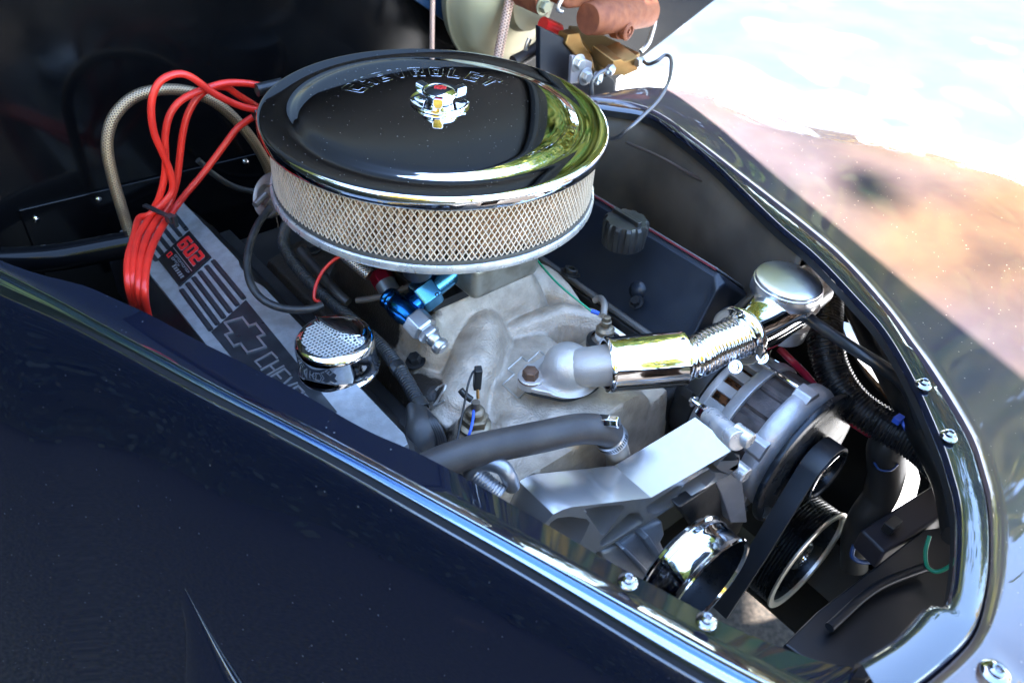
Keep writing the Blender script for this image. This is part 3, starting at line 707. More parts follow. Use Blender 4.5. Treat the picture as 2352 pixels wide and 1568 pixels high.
# cast number and cast emblem
def drop(pts2, up): 
    out = []
    for f, r in pts2: out.append(E(f, r, hgt(f, r)+up))
    return out
f0, r0 = fp(1010, 852, .80)
m = MB(); two = [(0,.8),(.2,1),(.6,1),(.8,.8),(.75,.55),(.1,.1),(0,0),(.85,0)]
dense = []
for a, b in zip(two, two[1:]):
    for t in range(5): dense.append((a[0]+(b[0]-a[0])*t/5, a[1]+(b[1]-a[1])*t/5))
dense.append(two[-1])
ang = R(-42); ca, sa = cos(ang), sin(ang)
pp2 = []
for x, y in dense:
    wx, wy = (x-.4)*.013, (y-.5)*.020; p = at(1010, 852, .80)+V((wx, wy, 0)); pp2.append(fr(p))
CASTL = mat('cast_raised_mark', (.5, .46, .41), .6, .4, c2=(.36,.33,.29), ns=60)
m.tube(drop(pp2, .0008), .0014, 6, sm=1); m.build('cast_number', CASTL, man)
pe = at(1218, 838, .785)
loop = []
for (x, y), (x2, y2) in zip(BT, BT[1:]+BT[:1]):
    for t in range(4):
        xx, yy = x+(x2-x)*t/4, y+(y2-y)*t/4; p = pe+eR.cross(eZ)*(-0)+(eF*-.25+eR*.97).normalized()*(xx*.034)+(eF*-.97-eR*.25).normalized()*(yy*.045); loop.append(fr(p))
loop.append(loop[0]); m = MB(); m.tube(drop(loop, .0002), .0011, 6, caps=False, sm=1); m.build('cast_emblem', CASTL, man)
BROWN = mat('rusty_brown_bolt', (.10, .055, .035), .5, .5, c2=(.16, .09, .06), ns=80, bump=.4)
def mbolt(u, v, z, ax=eZ, r=.008, h=.008, mt=BROWN, par=None, name='bolt', **k):
    m = MB(); m.bolt(at(u, v, z), ax, r, h, **k); return m.build(name, mt, par or man)
mbolt(1309, 628, .786, eZ+eR*.3, .0085, .006, BLACKM, socket=True)
for u, v, z in ((955,830,.772),(722,572,.768),(800,640,.775),(948,600,.79)):
    mbolt(u, v, z, eZ-eR*.3, .0075, .008, BLACKM)
m = MB(); m.tube([at(1365,690,.775), at(1380,685,.782), at(1388,700,.784), at(1386,725,.782)], .004, 10); m.build('vent_pipe', CAST, man)

# ------------------------------------------------------------------ thermostat housing
TH = mat('cast_thermostat_housing', (.52, .48, .45), .5, .36, c2=(.44, .41, .38), ns=25, bump=.35, bs=800)
th = thing('thermostat_housing', 'smooth cast aluminium thermostat housing with one brown bolt, feeding the chrome coolant tube', 'coolant housing', at(1310, 900, .79))
zf = .795
fl = cr([at(u, v, zf) for u, v in G('m', [(795,1000),(800,1070),(860,1105),(960,1128),(1080,1150),(1200,1120),(1300,1060),(1330,960),(1250,850),(1100,830),(960,870),(870,930),(815,945)])], 5, True)
m = MB(); m.prism(fl, eZ*.0065); m.build('flange', TH, th, bevel=.002, seg=3)
m = MB(); m.prism([p+(p-fl[0]).normalized()*0 for p in fl], eZ*-.0025); m.build('gasket', mat('gasket', (.02,.02,.02), 0, .7), th)
cc = at(*G('m', [(1090, 985)])[0], zf+.006)
m = MB(); m.lathe([(.033,-.001),(.029,.001),(.0265,.005),(.0255,.011),(.0245,.018),(.0215,.0255),(.0155,.0312),(.008,.0338),(0,.0343)], cc, eZ, 56); m.build('dome', TH, th, smooth=60)
sA, sB = at(1392, 838, .831), at(1570, 822, .833)
ax_s = (sB-sA).normalized()
m = MB(); m.tube([cc+V((.004,.001,.013)), cc.lerp(sA, .5)+V((0,0,.004)), sA+ax_s*.012], [.0185,.0200,.0215], 36); m.build('neck', TH, th, smooth=60)
m = MB(); m.lathe([(.0135,0),(.0135,.009),(.012,.0105),(0,.0105)], at(*G('m', [(850, 1040)])[0], zf), eZ, 32); m.build('bolt_boss', TH, th)
m = MB(); m.bolt(at(*G('m', [(850, 1008)])[0], zf+.008), eZ, .0085, .010); m.build('bolt', BROWN, th, bevel=.0007)
# ------------------------------------------------------------------ chrome coolant tube
tube = thing('coolant_tube', 'chrome coolant tube with a corrugated middle, from the thermostat housing to the filler neck', 'coolant tube', sA)
def sleeve(a, b, r, n=4, bend=None):
    m = MB(); d = (b-a).normalized(); L = (b-a).length
    m.lathe([(r-.003,-.0005),(r-.0005,-.001),(r+.0008,.001),(r+.0009,.004),(r,.006),(r*1.01,L*.5),(r,L-.006),(r+.0008,L-.004),(r+.0008,L-.001),(r-.001,L),(r-.005,L),(r-.006,L-.004),(0,L-.005)], a, d, 64)
    return m
sleeve(sA, sB, .0272).build('end_sleeve', CHROME2, tube, smooth=60)
sC = at(1692, 775, .838)
c1 = [sB-ax_s*.004, sB+ax_s*.012, sC.lerp(sB, .45)+V((.0,-.001,0)), sC+(sC-sB).normalized()*.004]
m = MB(); Pq = resample(cr(c1, 10), .0009)
m.tube(Pq, .0208, 56, sm=1, rfun=lambda L: 1+.05*cos(2*pi*L/.0048)); m.build('corrugated_tube', mat('corrugated_stainless', (.74,.72,.72), 1, .09, rv=.03, ns=40), tube, smooth=80)
sD = at(1800, 702, .842); ax2 = (sD-sC).normalized()
m = MB(); m.lathe([(.020,-.001),(.0235,-.0015),(.0240,.001),(.029,.0012),(.0315,.0005),(.0325,.002),(.0325,.006),(.031,.0085)], sC, ax2, 64); m.build('clamp_ring', CHROME2, tube, smooth=50)
sleeve(sC+ax2*.003, sD-ax2*.004, .0300).build('end_sleeve', CHROME2, tube, smooth=60)
for k, (u, v) in enumerate(((1708, 800), (1740, 815))):
    m = MB(); m.bolt(at(1690+k*60, 842-k*22, .826), V((-.4,-.6,.5)), .0045, .008, socket=True); m.build('clamp_screw', CHROME2, tube)
# filler neck and cap
fn = thing('filler_neck', 'cast alloy coolant filler neck under the round polished cap', 'filler neck', sD+V((0,0,-.03)))
SATIN = mat('satin_alloy', (.62,.62,.63), .9, .3, c2=(.5,.5,.51), ns=30, bump=.2, bs=600)
ncx = at(1812, 712, .836)
m = MB(); m.lathe([(.024,-.032),(.026,-.03),(.027,-.012),(.0235,-.008),(.0235,.006),(.028,.010),(.029,.013),(.026,.016),(.02,.018)], ncx+V((0,0,0)), V((.03,.02,1)), 48); m.build('neck_body', SATIN, fn)
m = MB(); m.tube([sD-ax2*.012, sD+ax2*.03, sD+ax2*.055], [.0255,.0255,.024], 36); m.build('side_tube', SATIN, fn, smooth=60)
m = MB(); m.tube([ncx+eR*.02+V((0,0,-.004)), ncx+eR*.034+eF*.008+V((0,0,-.006))], .009, 20); m.build('boss', SATIN, fn)
rc = thing('pressure_cap', 'smooth round polished aluminium radiator cap, domed like a button', 'cap', at(1805, 672, .850))
rco = at(1806, 662, .866)-V((0,0,0)); rax = V((.05,.02,1)).normalized()
m = MB(); m.lathe([(.028,-.007),(.0355,-.007),(.0364,-.006),(.0364,.0062),(.0360,.0072),(.0350,.0076),(.0350,.0102),(.0346,.0110),(.0335,.0114),(.026,.0126),(.018,.0136),(.009,.0142),(0,.0144)], rco, rax, 72)
m.build('cap_body', mat('spun_aluminium', (.74,.74,.76), 1, .3, rv=.04, ns=20, bump=.1, bs=300), rc, smooth=45)
m = MB(); m.lathe([(.0265,-.016),(.0275,-.006),(.030,-.005),(.030,-.003)], rco, rax, 48); m.build('skirt', SATIN, rc)

# ------------------------------------------------------------------ alternator
aC = lambda f: E(f, .195, .705)
alt = thing('alternator', 'bare alloy alternator with dark laminated band and black pulley, at the front of the engine', 'alternator', E(.28, .195, .63))
def ring(m, prof, seg=96, o=None): return m.lathe([(r, f) for r, f in prof], (o or E(0,.195,.705)), eF, seg)
m = MB(); ring(m, [(0,.262),(.052,.262),(.062,.266),(.066,.274),(.066,.296),(.060,.300)]); m.build('rear_cover', PLASTIC, alt, bevel=.001)
RY = [i for i in range(96)]
# rear case with window openings: built from blocks round the rim
ALTM = mat('alternator_alloy', (.50,.50,.52), .6, .36, c2=(.40,.40,.42), ns=45, bump=.35, bs=700, rv=.06)
def pol(f, r, a): return E(f, .195, .705)+(eR*cos(a)+eZ*sin(a))*r
m = MB(); ring(m, [(.064,.330),(.0735,.330),(.0745,.333),(.0745,.343),(.070,.344)])
ring(m, [(.060,.300),(.0705,.300),(.0715,.302),(.0715,.309),(.069,.310)])
for k in range(20):
    a0 = 2*pi*(k/20); w = 2*pi/20*.27
    q = [pol(.306, rr, a0+s_*w) for rr, s_ in ((.0712,-1),(.0712,1),(.062,1),(.062,-1))]; m.prism(q, eF*.028)
m.build('rear_case', ALTM, alt, bevel=.0012)
m = MB(); ring(m, [(.058,.302),(.060,.330)]); m.build('windings', mat('copper_winding', (.25,.10,.04), .6, .5, c2=(.02,.012,.01), ns=160, mix=(.45,.6)), alt)
m = MB(); n_l = 56
rows = []
for f in (.3435,.3445,.3745,.3755):
    rows.append([pol(f, (.0715 if (k//2) % 4 else .0690) - (.001 if f in (.3435,.3755) else 0), 2*pi*k/(n_l*2)) for k in range(n_l*2)])
m.grid(rows, True); m.build('stator_band', mat('dark_lamination', (.055,.045,.042), .5, .5, c2=(.10,.08,.075), ns=70, bump=.5, bs=500), alt, smooth=25)
m = MB(); ring(m, [(.070,.3755),(.0755,.3755),(.0765,.378),(.0765,.388),(.073,.396),(.066,.402),(.05,.404),(0,.404)]); m.build('front_case', ALTM, alt, smooth=40)
for a_ in (88, 150, 215, 25, -60):
    q = [pol(.374, .0745, R(a_-10)), pol(.374, .0815, R(a_-5)), pol(.374, .0815, R(a_+5)), pol(.374, .0745, R(a_+10))]
    m = MB(); m.prism(q, eF*.020); m.build('lug', ALTM, alt, bevel=.0015)
for a_ in (88, 150, 25):
    m = MB(); m.tube([pol(.300, .0770, R(a_)), pol(.374, .0770, R(a_))], .0028, 10, sm=1); m.bolt(pol(.300,.0770,R(a_)), -eF, .0045, .004); m.build('through_bolt', CHROME2, alt)
for a_ in (118, 92, 150):
    m = MB(); m.box(pol(.283, .0665, R(a_)), eF*.007, (eR*cos(R(a_+90))+eZ*sin(R(a_+90)))*.005, (eR*cos(R(a_))+eZ*sin(R(a_)))*.003); m.build('terminal', BLACKM, alt, bevel=.0006)
BLUEBLK = mat('blue_black_pulley', (.014,.018,.024), .5, .28, rv=.06, ns=30)
m = MB(); ring(m, [(.02,.404),(.078,.405),(.0835,.407),(.0845,.410),(.0835,.413),(.079,.4145),(.068,.4135),(.060,.4140),(.03,.4145)]); m.build('guard_disc', BLUEBLK, alt, smooth=50)
def ribbed(r, f0, f1, n):
    pr = [(r-.006, f0),(r+.0015, f0),(r+.0015, f0+.001)]; w = (f1-f0-.002)/n
    for k in range(n):
        pr += [(r, f0+.001+k*w+w*.1), (r-.0022, f0+.001+k*w+w*.5), (r, f0+.001+k*w+w*.9)]
    return pr+[(r+.0015, f1-.001),(r+.0015, f1),(r-.002, f1)]
m = MB(); ring(m, ribbed(.030, .416, .4395, 6)+[(.0285,.4400),(.0265,.4385),(.0255,.430),(.0245,.428),(.012,.428),(.0115,.434),(.0105,.4355),(0,.4355)], 72); pul = m.build('pulley', BLUEBLK, alt, smooth=30)
m = MB(); m.lathe([(.0295,.4390),(.0312,.4392),(.0316,.4402),(.0308,.4410),(.0290,.4408)], E(0,.195,.705), eF, 72); m.build('bright_rim', CHROME2, pul)

# ------------------------------------------------------------------ big idler pulley and belt
iC = (.262, .492)
def at_i(f): return E(f, iC[0], iC[1])
big = thing('ribbed_pulley', 'large black ribbed pulley with bright rim, directly below the alternator', 'pulley', at_i(.40)+V((0,0,-.078)))
pr = ribbed(.0745, .400, .4395, 9)
m = MB(); m.lathe(pr+[(.0715,.4400),(.068,.4385),(.0665,.430),(.0655,.418),(.060,.414),(.040,.413),(.024,.414),(.0225,.418),(.0220,.430),(.020,.4335),(.012,.434),(.0,.434)], E(0, *iC), eF, 110); m.build('wheel', BLUEBLK, big, smooth=30)
m = MB(); m.lathe([(.0668,.4370),(.0672,.4408),(.0690,.4418),(.0755,.4418),(.0770,.4408),(.0770,.4385)], E(0, *iC), eF, 110); m.build('rim', mat('machined_rim', (.78,.72,.64), .8, .3), big)
for k in range(4):
    a_ = R(30+90*k); c_ = E(.4155, iC[0], iC[1])+(eR*cos(a_)+eZ*sin(a_))*.043
    m = MB(); m.lathe([(.0115,-.001),(.0115,.0012),(.0095,.0014),(.009,-.0005),(0,-.0005)], c_, eF, 24); m.build('cut_out', mat('deep_black', (.002,.002,.002), 0, .8) if not bpy.data.materials.get('deep_black') else bpy.data.materials['deep_black'], big)
m = MB(); m.lathe([(.0095,.4340),(.0105,.4350),(.0102,.4362),(.0085,.4365),(.0065,.436),(.006,.433),(0,.433)], E(0, *iC), eF, 32); m.build('centre_bolt', CHROME2, big)
belt = thing('drive_belt', 'wide flat black drive belt running up over the alternator pulley', 'belt', E(.42, .1, .5))
# belt path in the pulley plane: over the small pulley, behind the big one, down to the crank
def belt_mesh(path, f0, f1, th=.004):
    m = MB(); P = path; rows = []
    for i, p in enumerate(P):
        t = (P[min(i+1, len(P)-1)][0]-P[max(i-1, 0)][0], P[min(i+1, len(P)-1)][1]-P[max(i-1, 0)][1]); l = math.hypot(*t) or 1
        nx, nz = -t[1]/l*th/2, t[0]/l*th/2
        rows.append([E(f0, p[0]+nx, p[1]+nz), E(f1, p[0]+nx, p[1]+nz), E(f1, p[0]-nx, p[1]-nz), E(f0, p[0]-nx, p[1]-nz)])
    m.grid(rows, True); m.cap(rows[0]); m.cap(rows[-1]); return m
path = []
cr_p = (-.02, .40)
path += [(cr_p[0]-.03, cr_p[1])]
path = [(.085,.535),(.125,.615)]
a = 150
while a >= 10: path.append((.195+.0325*cos(R(a)), .705+.0325*sin(R(a)))); a -= 10
path += [(.235,.64), (.20,.585)]
path2 = []
for i, p in enumerate(path): path2.append(p)
belt_mesh(path2[:-2]+[(.226,.69)], .4170, .4385).build('belt_body', mat('belt_rubber', (.014,.018,.024), 0, .42, rv=.06, ns=60), belt, smooth=40)
ten = thing('belt_tensioner', 'dark steel plate with twelve-point bolts left of the belt', 'bracket', E(.36, .1, .5))
m = MB(); m.prism([onf(u, v, .385) for u, v in G('o', [(1560,700),(1800,540),(1840,640),(1905,800),(2010,740),(1960,860),(1860,960),(1700,900),(1640,800)])], eF*-.012); m.build('plate', BLACKM, ten, bevel=.002)
for u, v in G('o', [(1950,700),(1885,935),(1735,55)]):
    fpl = .392 if v > 1000 else .30
    m = MB(); o_ = onf(u, v, fpl); m.lathe([(0,-.006),(.0085,-.006),(.009,-.003),(.0068,-.002)], o_, eF, 24)
    rr = [[o_+eF*z+(eR*cos(2*pi*k/24)+eZ*sin(2*pi*k/24))*(.0062 if k % 2 else .0052)*s_ for k in range(24)] for z, s_ in ((-.002,1),(.008,1),(.009,.85),(.009,.01))]
    m.grid(rr, True); m.build('twelve_point_bolt', BLACKM, ten)

# ------------------------------------------------------------------ polished bracket
br = thing('accessory_bracket', 'large polished aluminium bracket with cut-out webs, holding the alternator', 'bracket', E(.33, -.05, .6))
FB = .362
outl = [(600,960),(640,860),(690,800),(740,745),(800,715),(860,697),(1200,657),(1380,635),(1700,450),(1935,312),(1960,360),(1950,440),(1895,487),(1810,530),(1650,625),(1490,715),(1330,820),(1180,910),(1030,990),(900,1060),(760,1120)]
holes = [[(720,800),(770,768),(850,760),(960,775),(978,800),(960,850),(920,925),(830,1000),(740,1010),(690,900)],
         [(935,712),(1050,692),(1170,682),(1206,692),(1196,722),(1085,870),(1070,882),(1050,872)],
         [(1050,915),(1180,790),(1240,735),(1300,735),(1330,775),(1320,800),(1180,890),(1060,955),(1045,945)],
         [(1345,695),(1440,632),(1550,560),(1578,556),(1575,590),(1500,690),(1455,725),(1395,742),(1355,735)],
         [(1600,545),(1690,490),(1760,448),(1795,470),(1800,500),(1740,565),(1640,625),(1560,652),(1548,640)],
         [(1832,400),(1890,345),(1925,345),(1948,390),(1942,455),(1890,483),(1830,460),(1808,435)]]
bP = E(.327, -.087, .755); bN = (eF*.147-eR*.070).normalized()
def onb(u, v, back=0): return on(u, v, bP-eF*back, bN)
oo = [onb(u, v) for u, v in G('o', outl)]
hh_ = [[onb(u, v) for u, v in G('o', h)] for h in holes]
m = MB(); m.prism(oo, eF*-.050, hh_); m.build('web_plate', ALU, br, bevel=.0012, seg=2, smooth=22)
m = MB(); m.prism([onb(u, v, .030) for u, v in G('o', [(900,740),(1210,672),(1380,648),(1935,325),(1945,450),(1895,475),(1810,522),(1650,617),(1490,705),(1330,810),(1180,900),(1030,980),(960,930)])], eF*-.003); m.build('pocket_floor', ALU2, br)
hb = [onb(u, v, .020) for u, v in G('o', [(1690,470),(1935,330),(1960,400),(1990,620),(2010,800),(1900,800),(1840,620),(1800,540)])]
m = MB(); m.prism(hb, eF*-.012); m.build('lower_arm', ALTM, br, bevel=.0015)
pv0, pv1 = onb(*G('o', [(1760,105)])[0], .055), onb(*G('o', [(1950,270)])[0], -.001)
m = MB(); m.tube([pv0, pv1], .0105, 28, sm=1); m.build('pivot_boss', ALU2, br, bevel=.0015)
m = MB(); m.bolt(pv0, -eF, .007, .012); m.build('pivot_bolt', CHROME2, br)
for u, v in G('o', [(2010, 255), (1985, 480)]):
    m = MB(); c_ = onb(u, v, .0); m.tube([c_-eF*.016, c_+eF*.004], .0085, 20, sm=1); m.build('block', ALU2, br, bevel=.0015)
# pump body below the bracket and chrome pulley
pump = thing('pump_body', 'cast alloy pump body with a rib, between the polished bracket and the chrome pulley', 'pump', E(.36, -.02, .55))
pc = onf(1625, 1352, .44); pf, prr = fr(pc); pz_ = pc.z
PUMP = mat('pump_casting', (.40,.42,.45), .4, .42, c2=(.32,.33,.35), ns=30, bump=.4, bs=500)
q1 = [onb(u, v, .012) for u, v in G('o', [(1050,1000),(1180,960),(1330,850),(1460,790),(1475,880),(1450,930),(1520,1100),(1560,1300),(1300,1500),(1150,1200)])]
m = MB(); m.prism(q1, eF*-.05); m.build('housing', PUMP, pump, bevel=.004, seg=3)
m = MB(); m.prism([onb(u, v, .0) for u, v in G('o', [(1185,975),(1215,965),(1430,1180),(1400,1205)])], eF*-.02); m.build('rib', PUMP, pump, bevel=.002)
m = MB(); m.prism([onb(u, v, .0) for u, v in G('o', [(1330,910),(1365,880),(1500,1085),(1470,1110)])], eF*-.02); m.build('rib', PUMP, pump, bevel=.002)
chp = thing('chrome_pulley', 'chrome cup-shaped pulley close to the bolted front flange', 'pulley', pc+V((0,0,-.06)))
P0 = pc-eF*pf
m = MB(); m.lathe([(0,.400),(.058,.400),(.0605,.402),(.061,.405),(.0585,.407),(.0585,.410),(.0605,.412),(.0605,.414),(.0590,.416),(.0590,.434),(.0605,.437),(.0615,.4395),(.0605,.441),(.058,.4405),(.0567,.438)], P0, eF, 96); m.build('cup', mat('bluish_chrome', (.72,.76,.80), 1, .09, rv=.04, ns=60), chp, smooth=40)
m = MB(); m.lathe([(.0567,.438),(.0555,.42),(.053,.412),(.02,.410),(.018,.416),(0,.416)], P0, eF, 96); m.build('inner_web', BLUEBLK, chp, smooth=40)
# steel hook (lifting eye) beside bracket
hk = thing('lifting_loop', 'grey steel loop with a threaded bolt, tucked between the near panel and the bracket', 'steel loop', at(1120, 1110, .80))
m = MB(); m.tube([at(u, v, z) for (u, v), z in zip(G('o', [(215,560),(205,480),(250,425),(330,412),(410,440),(450,500),(470,560)]), (.77,.785,.795,.80,.80,.79,.77))], .0075, 16); m.build('loop', mat('zinc_steel', (.36,.37,.40), .8, .38, c2=(.26,.27,.29), ns=40), hk, smooth=60)
m = MB(); Pq = resample([at(*G('o', [(235,480)])[0], .787), at(*G('o', [(400,620)])[0], .775)], .0006); m.tube(Pq, .0085, 18, sm=1, rfun=lambda L: 1+.05*cos(2*pi*L/.003)); m.build('threaded_bolt', bpy.data.materials['zinc_steel'], hk)

# ------------------------------------------------------------------ heater hose with clamp
hz = thing('rubber_hose', 'thick dull black rubber hose with a worm clamp, crossing in front of the manifold', 'hose', at(1200, 1020, .80))
HOSE = mat('dull_hose', (.032,.027,.026), 0, .5, c2=(.05,.042,.038), ns=30, rv=.06, bump=.2, bs=400)
hp_ = [at(930,1100,.80), at(1010,1062,.805), at(1110,1030,.81), at(1240,1003,.81), at(1330,985,.805), at(1390,990,.795), at(1408,1010,.775)]
m = MB(); m.tube(hp_, .0148, 36, rfun=None); m.build('hose_body', HOSE, hz, smooth=70)
m = MB(); m.tube([at(1396,1000,.785), at(1412,1022,.765), at(1420,1050,.735), at(1420,1080,.70)], .0125, 20); m.build('metal_neck', CAST, hz)
c0_, c1_ = at(1385,985,.798), at(1402,1003,.783); dax = (c1_-c0_).normalized()
m = MB(); m.lathe([(.0150,-.006),(.0162,-.006),(.0164,-.0055),(.0164,.0055),(.0162,.006),(.0150,.006)], c1_, dax, 64); cl = m.build('clamp_band', SATIN, hz)
for k in range(22):
    a_ = 2*pi*k/44-.9; x_, y_ = perp(dax); p = c1_+(x_*cos(a_)+y_*sin(a_))*.0165; t_ = (y_*cos(a_)-x_*sin(a_)); nn_ = (x_*cos(a_)+y_*sin(a_))
    m = MB(); m.box(p, t_*.00055, dax*.0032, nn_*.0002); m.build('slot', bpy.data.materials['deep_black'], cl)
m = MB(); m.bolt(at(1392,968,.812), V((.8,-.3,.3)), .006, .013, washer=False); m.box(at(1385,966,.810), V((.8,-.3,.3))*.006, eZ*.005, V((.3,.8,0))*.005); m.build('clamp_screw', CHROME2, hz, bevel=.0006)

# ------------------------------------------------------------------ senders with their wires
BRASS = mat('dirty_brass', (.30,.24,.16), .8, .42, c2=(.20,.16,.12), ns=50, bump=.3)
sn = thing('temperature_sender', 'brass hex sender with a black push-on plug, in front of the cast number', 'sensor', at(1092, 975, .775))
b0 = at(1090, 972, .778); sx = V((.02,-.02,1)).normalized()
m = MB(); x_, y_ = perp(sx)
def hexp(m, o, ax, prof):
    x_, y_ = perp(ax); a = ax.normalized()
    m.grid([[o+a*z+(x_*cos(pi/3*k+.3)+y_*sin(pi/3*k+.3))*r for k in range(6)] for r, z in prof], True)
m.lathe([(.0165,-.004),(.0165,0),(.014,.002),(.011,.003)], b0, sx, 28); hexp(m, b0, sx, [(.0001,.001),(.0135,.001),(.0138,.002),(.0138,.010),(.012,.0115),(.0001,.0116)])
m.lathe([(.0095,.0115),(.0095,.018),(.008,.020),(.0045,.021),(.004,.030),(0,.030)], b0, sx, 24); m.build('hex_body', BRASS, sn, smooth=30)
m = MB(); pb = at(1100, 905, .812); m.box(at(1097,868,.826), V((.0035,.0008,0)), V((-.001,.0045,0)), V((.0006,.0,.0125))); m.build('plug', PLASTIC, sn, bevel=.001)
m = MB(); m.tube([at(1098,915,.806), at(1097,893,.815)], .0016, 8, sm=1); m.build('pin', mat('copper_pin', (.55,.28,.10), .9, .35), sn)
m = MB(); m.tube([at(1058,895,.812), at(1066,905,.808), at(1083,918,.803)], .0034, 12); m.build('rubber_boot', PLASTIC, sn)
def wire(name, label, pts, r, mt, group=None, cat='wire', seg=10, parent=None):
    P = [at(*p) if len(p) == 3 and not isinstance(p, V) else p for p in pts]
    m = MB(); m.tube(P, r, seg); o = m.build(name, mt, parent, smooth=70)
    if not parent: tag(o, label, cat, group)
    return o
WBLK = mat('black_wire', (.015,.015,.016), 0, .4); WBLU = mat('blue_wire', (.03,.10,.55), 0, .35); WGRN = mat('green_wire', (.01,.28,.14), 0, .35); WRED = RED
wire('sender_wire', 'thin black wire looping from the sender plug down behind the hose', [(1100,855,.83),(1088,852,.832),(1076,880,.825),(1068,920,.812),(1060,960,.80),(1052,1000,.79),(1046,1025,.785)], .0011, WBLK)
wire('sender_wire', 'short bright blue wire dropping beside the brass sender', [(1085,922,.802),(1088,940,.800),(1086,965,.798),(1080,990,.795),(1076,1002,.79)], .0014, WBLU)
s2 = thing('coolant_sender', 'brass sender with a white ring, right of the thermostat housing', 'sensor', at(1385, 800, .77))
b1 = at(1386, 782, .782)
m = MB(); m.lathe([(.019,-.006),(.019,.001),(.014,.004)], b1, eZ, 32); m.build('dark_base', BLACKM, s2)
m = MB(); m.lathe([(.0095,.004),(.0100,.005),(.0100,.010),(.0095,.011)], b1, eZ, 32); m.build('white_ring', mat('white_plastic', (.75,.75,.74), 0, .4), s2)
m = MB(); m.lathe([(.0092,.011),(.0105,.012),(.0105,.017),(.008,.020),(.0045,.021),(.0045,.024),(.0058,.0245),(.0058,.028),(.0045,.0285),(.0042,.033),(0,.0335)], b1, eZ, 28); m.build('brass_body', BRASS, s2, smooth=30)
wire('sender_wire', 'thin green wire running from under the air cleaner to the sender', [(1222,580,.84),(1240,605,.835),(1270,640,.83),(1300,668,.825),(1340,700,.818),(1362,718,.812)], .0012, WGRN)
m = MB(); m.tube([at(1358,714,.813), at(1376,720,.812)], .0024, 10, sm=1); o = m.build('crimp', WBLU, s2)

# ------------------------------------------------------------------ breather cap
bc0 = thing('breather_cap', 'round chrome breather cap with a meshed crescent in its top, on the near valve cover', 'cap', at(780, 820, .80))
bO = at(778, 838, .800); bA = V((-.03,-.01,1)).normalized()
rB = .0395
m = MB(); m.lathe([(rB-.004,-.003),(rB+.0012,-.003),(rB+.0020,-.001),(rB+.0012,.001),(rB-.0005,.002),(rB-.0005,.018),(rB-.0005,.030),(rB-.0012,.0345),(rB-.004,.0375),(rB-.008,.0385)], bO, bA, 96)
bx_, by_ = (V((1,0,0))-bA*bA.x).normalized(), None; by_ = bA.cross(bx_)
ct = V((cos(R(-120)), sin(R(-120)), 0)); ca_, sa_ = ct.x, ct.y
def bp2(x, y, z): return bO+(bx_*x+by_*y)+bA*z
# crown: the rear part is a closed hood, the front crescent is open mesh
cutd = V((cos(R(245)), sin(R(245)), 0))
rows = []
m.build('shell', CHROME2, bc0, smooth=60)
m = MB(); rr = rB-.0075; NS = 40
poly_ = []
import itertools
cosc = .12
ang0 = math.acos(-.10/.9)
mid = R(62)
arc = [mid+R(-74)+R(148)*k/NS for k in range(NS+1)]
outer_ = [(rr*cos(a), rr*sin(a)) for a in arc]
x0_, y0_ = outer_[0]; x1_, y1_ = outer_[-1]
inner_ = [(x0_+(x1_-x0_)*k/NS, y0_+(y1_-y0_)*k/NS) for k in range(NS+1)]
nrm = (cos(mid), sin(mid))
inner_ = [(x-nrm[0]*.006*sin(pi*k/NS), y-nrm[1]*.006*sin(pi*k/NS)) for k, (x, y) in enumerate(inner_)]
rows = []
for t in range(9):
    tt_ = t/8; row = []
    for k in range(NS+1):
        ox, oy = outer_[k]; ix, iy = inner_[k]; x, y = ix+(ox-ix)*tt_, iy+(oy-iy)*tt_
        z = .0385+.0065*sin(pi*min(1, .5+tt_*.5))**.7 if tt_ < 1 else .0385
        if t == 0: z = .0440
        row.append(bp2(x, y, z))
    rows.append(row)
rows.insert(0, [bp2(x, y, .0375) for x, y in inner_])
m.grid(rows); m.build('hood', CHROME2, bc0, smooth=50, recalc=True)
m = MB(); mesh_r = rB-.007
# diamond mesh clipped to the open crescent
def inside(x, y):
    if x*x+y*y > mesh_r*mesh_r: return False
    return (x-x0_)*nrm[0]+(y-y0_)*nrm[1] < .001
stepx, stepy = .0060, .0052
for i in range(-24, 25):
    for j in range(-20, 21):
        x, y = j*stepx+(stepx/2 if i % 2 else 0), i*stepy/2*1.0
        for sx_ in (-1, 1):
            x2, y2 = x+sx_*stepx/2, y+stepy/2
            if inside(x, y) and inside(x2, y2):
                p, q = bp2(x, y, .0372), bp2(x2, y2, .0372); d = q-p; s_ = d.cross(bA).normalized()
                m.box((p+q)/2, d*.53, s_*.0006, bA*.0006)
o = m.build('mesh_insert', mat('steel_mesh', (.75,.75,.74), .5, .35), bc0, smooth=0, recalc=False); o['kind'] = 'stuff'
m = MB(); m.lathe([(0,.030),(rB-.004,.030)], bO, bA, 48); m.build('foam', mat('foam_grey', (.05,.05,.055), 0, .8, c2=(.02,.02,.022), ns=300, mix=(.4,.6)), bc0)
m = MB(); m.lathe([(.018,-.03),(.018,-.002)], bO, bA, 24); m.build('stem', BLACKM, bc0)
# dark boss behind the breather
m = MB(); m.lathe([(.013,0),(.013,.010),(.011,.012),(0,.012)], E(.16,-.155,.752), eZ, 24); m.build('grommet_boss', VBLK, vcov)

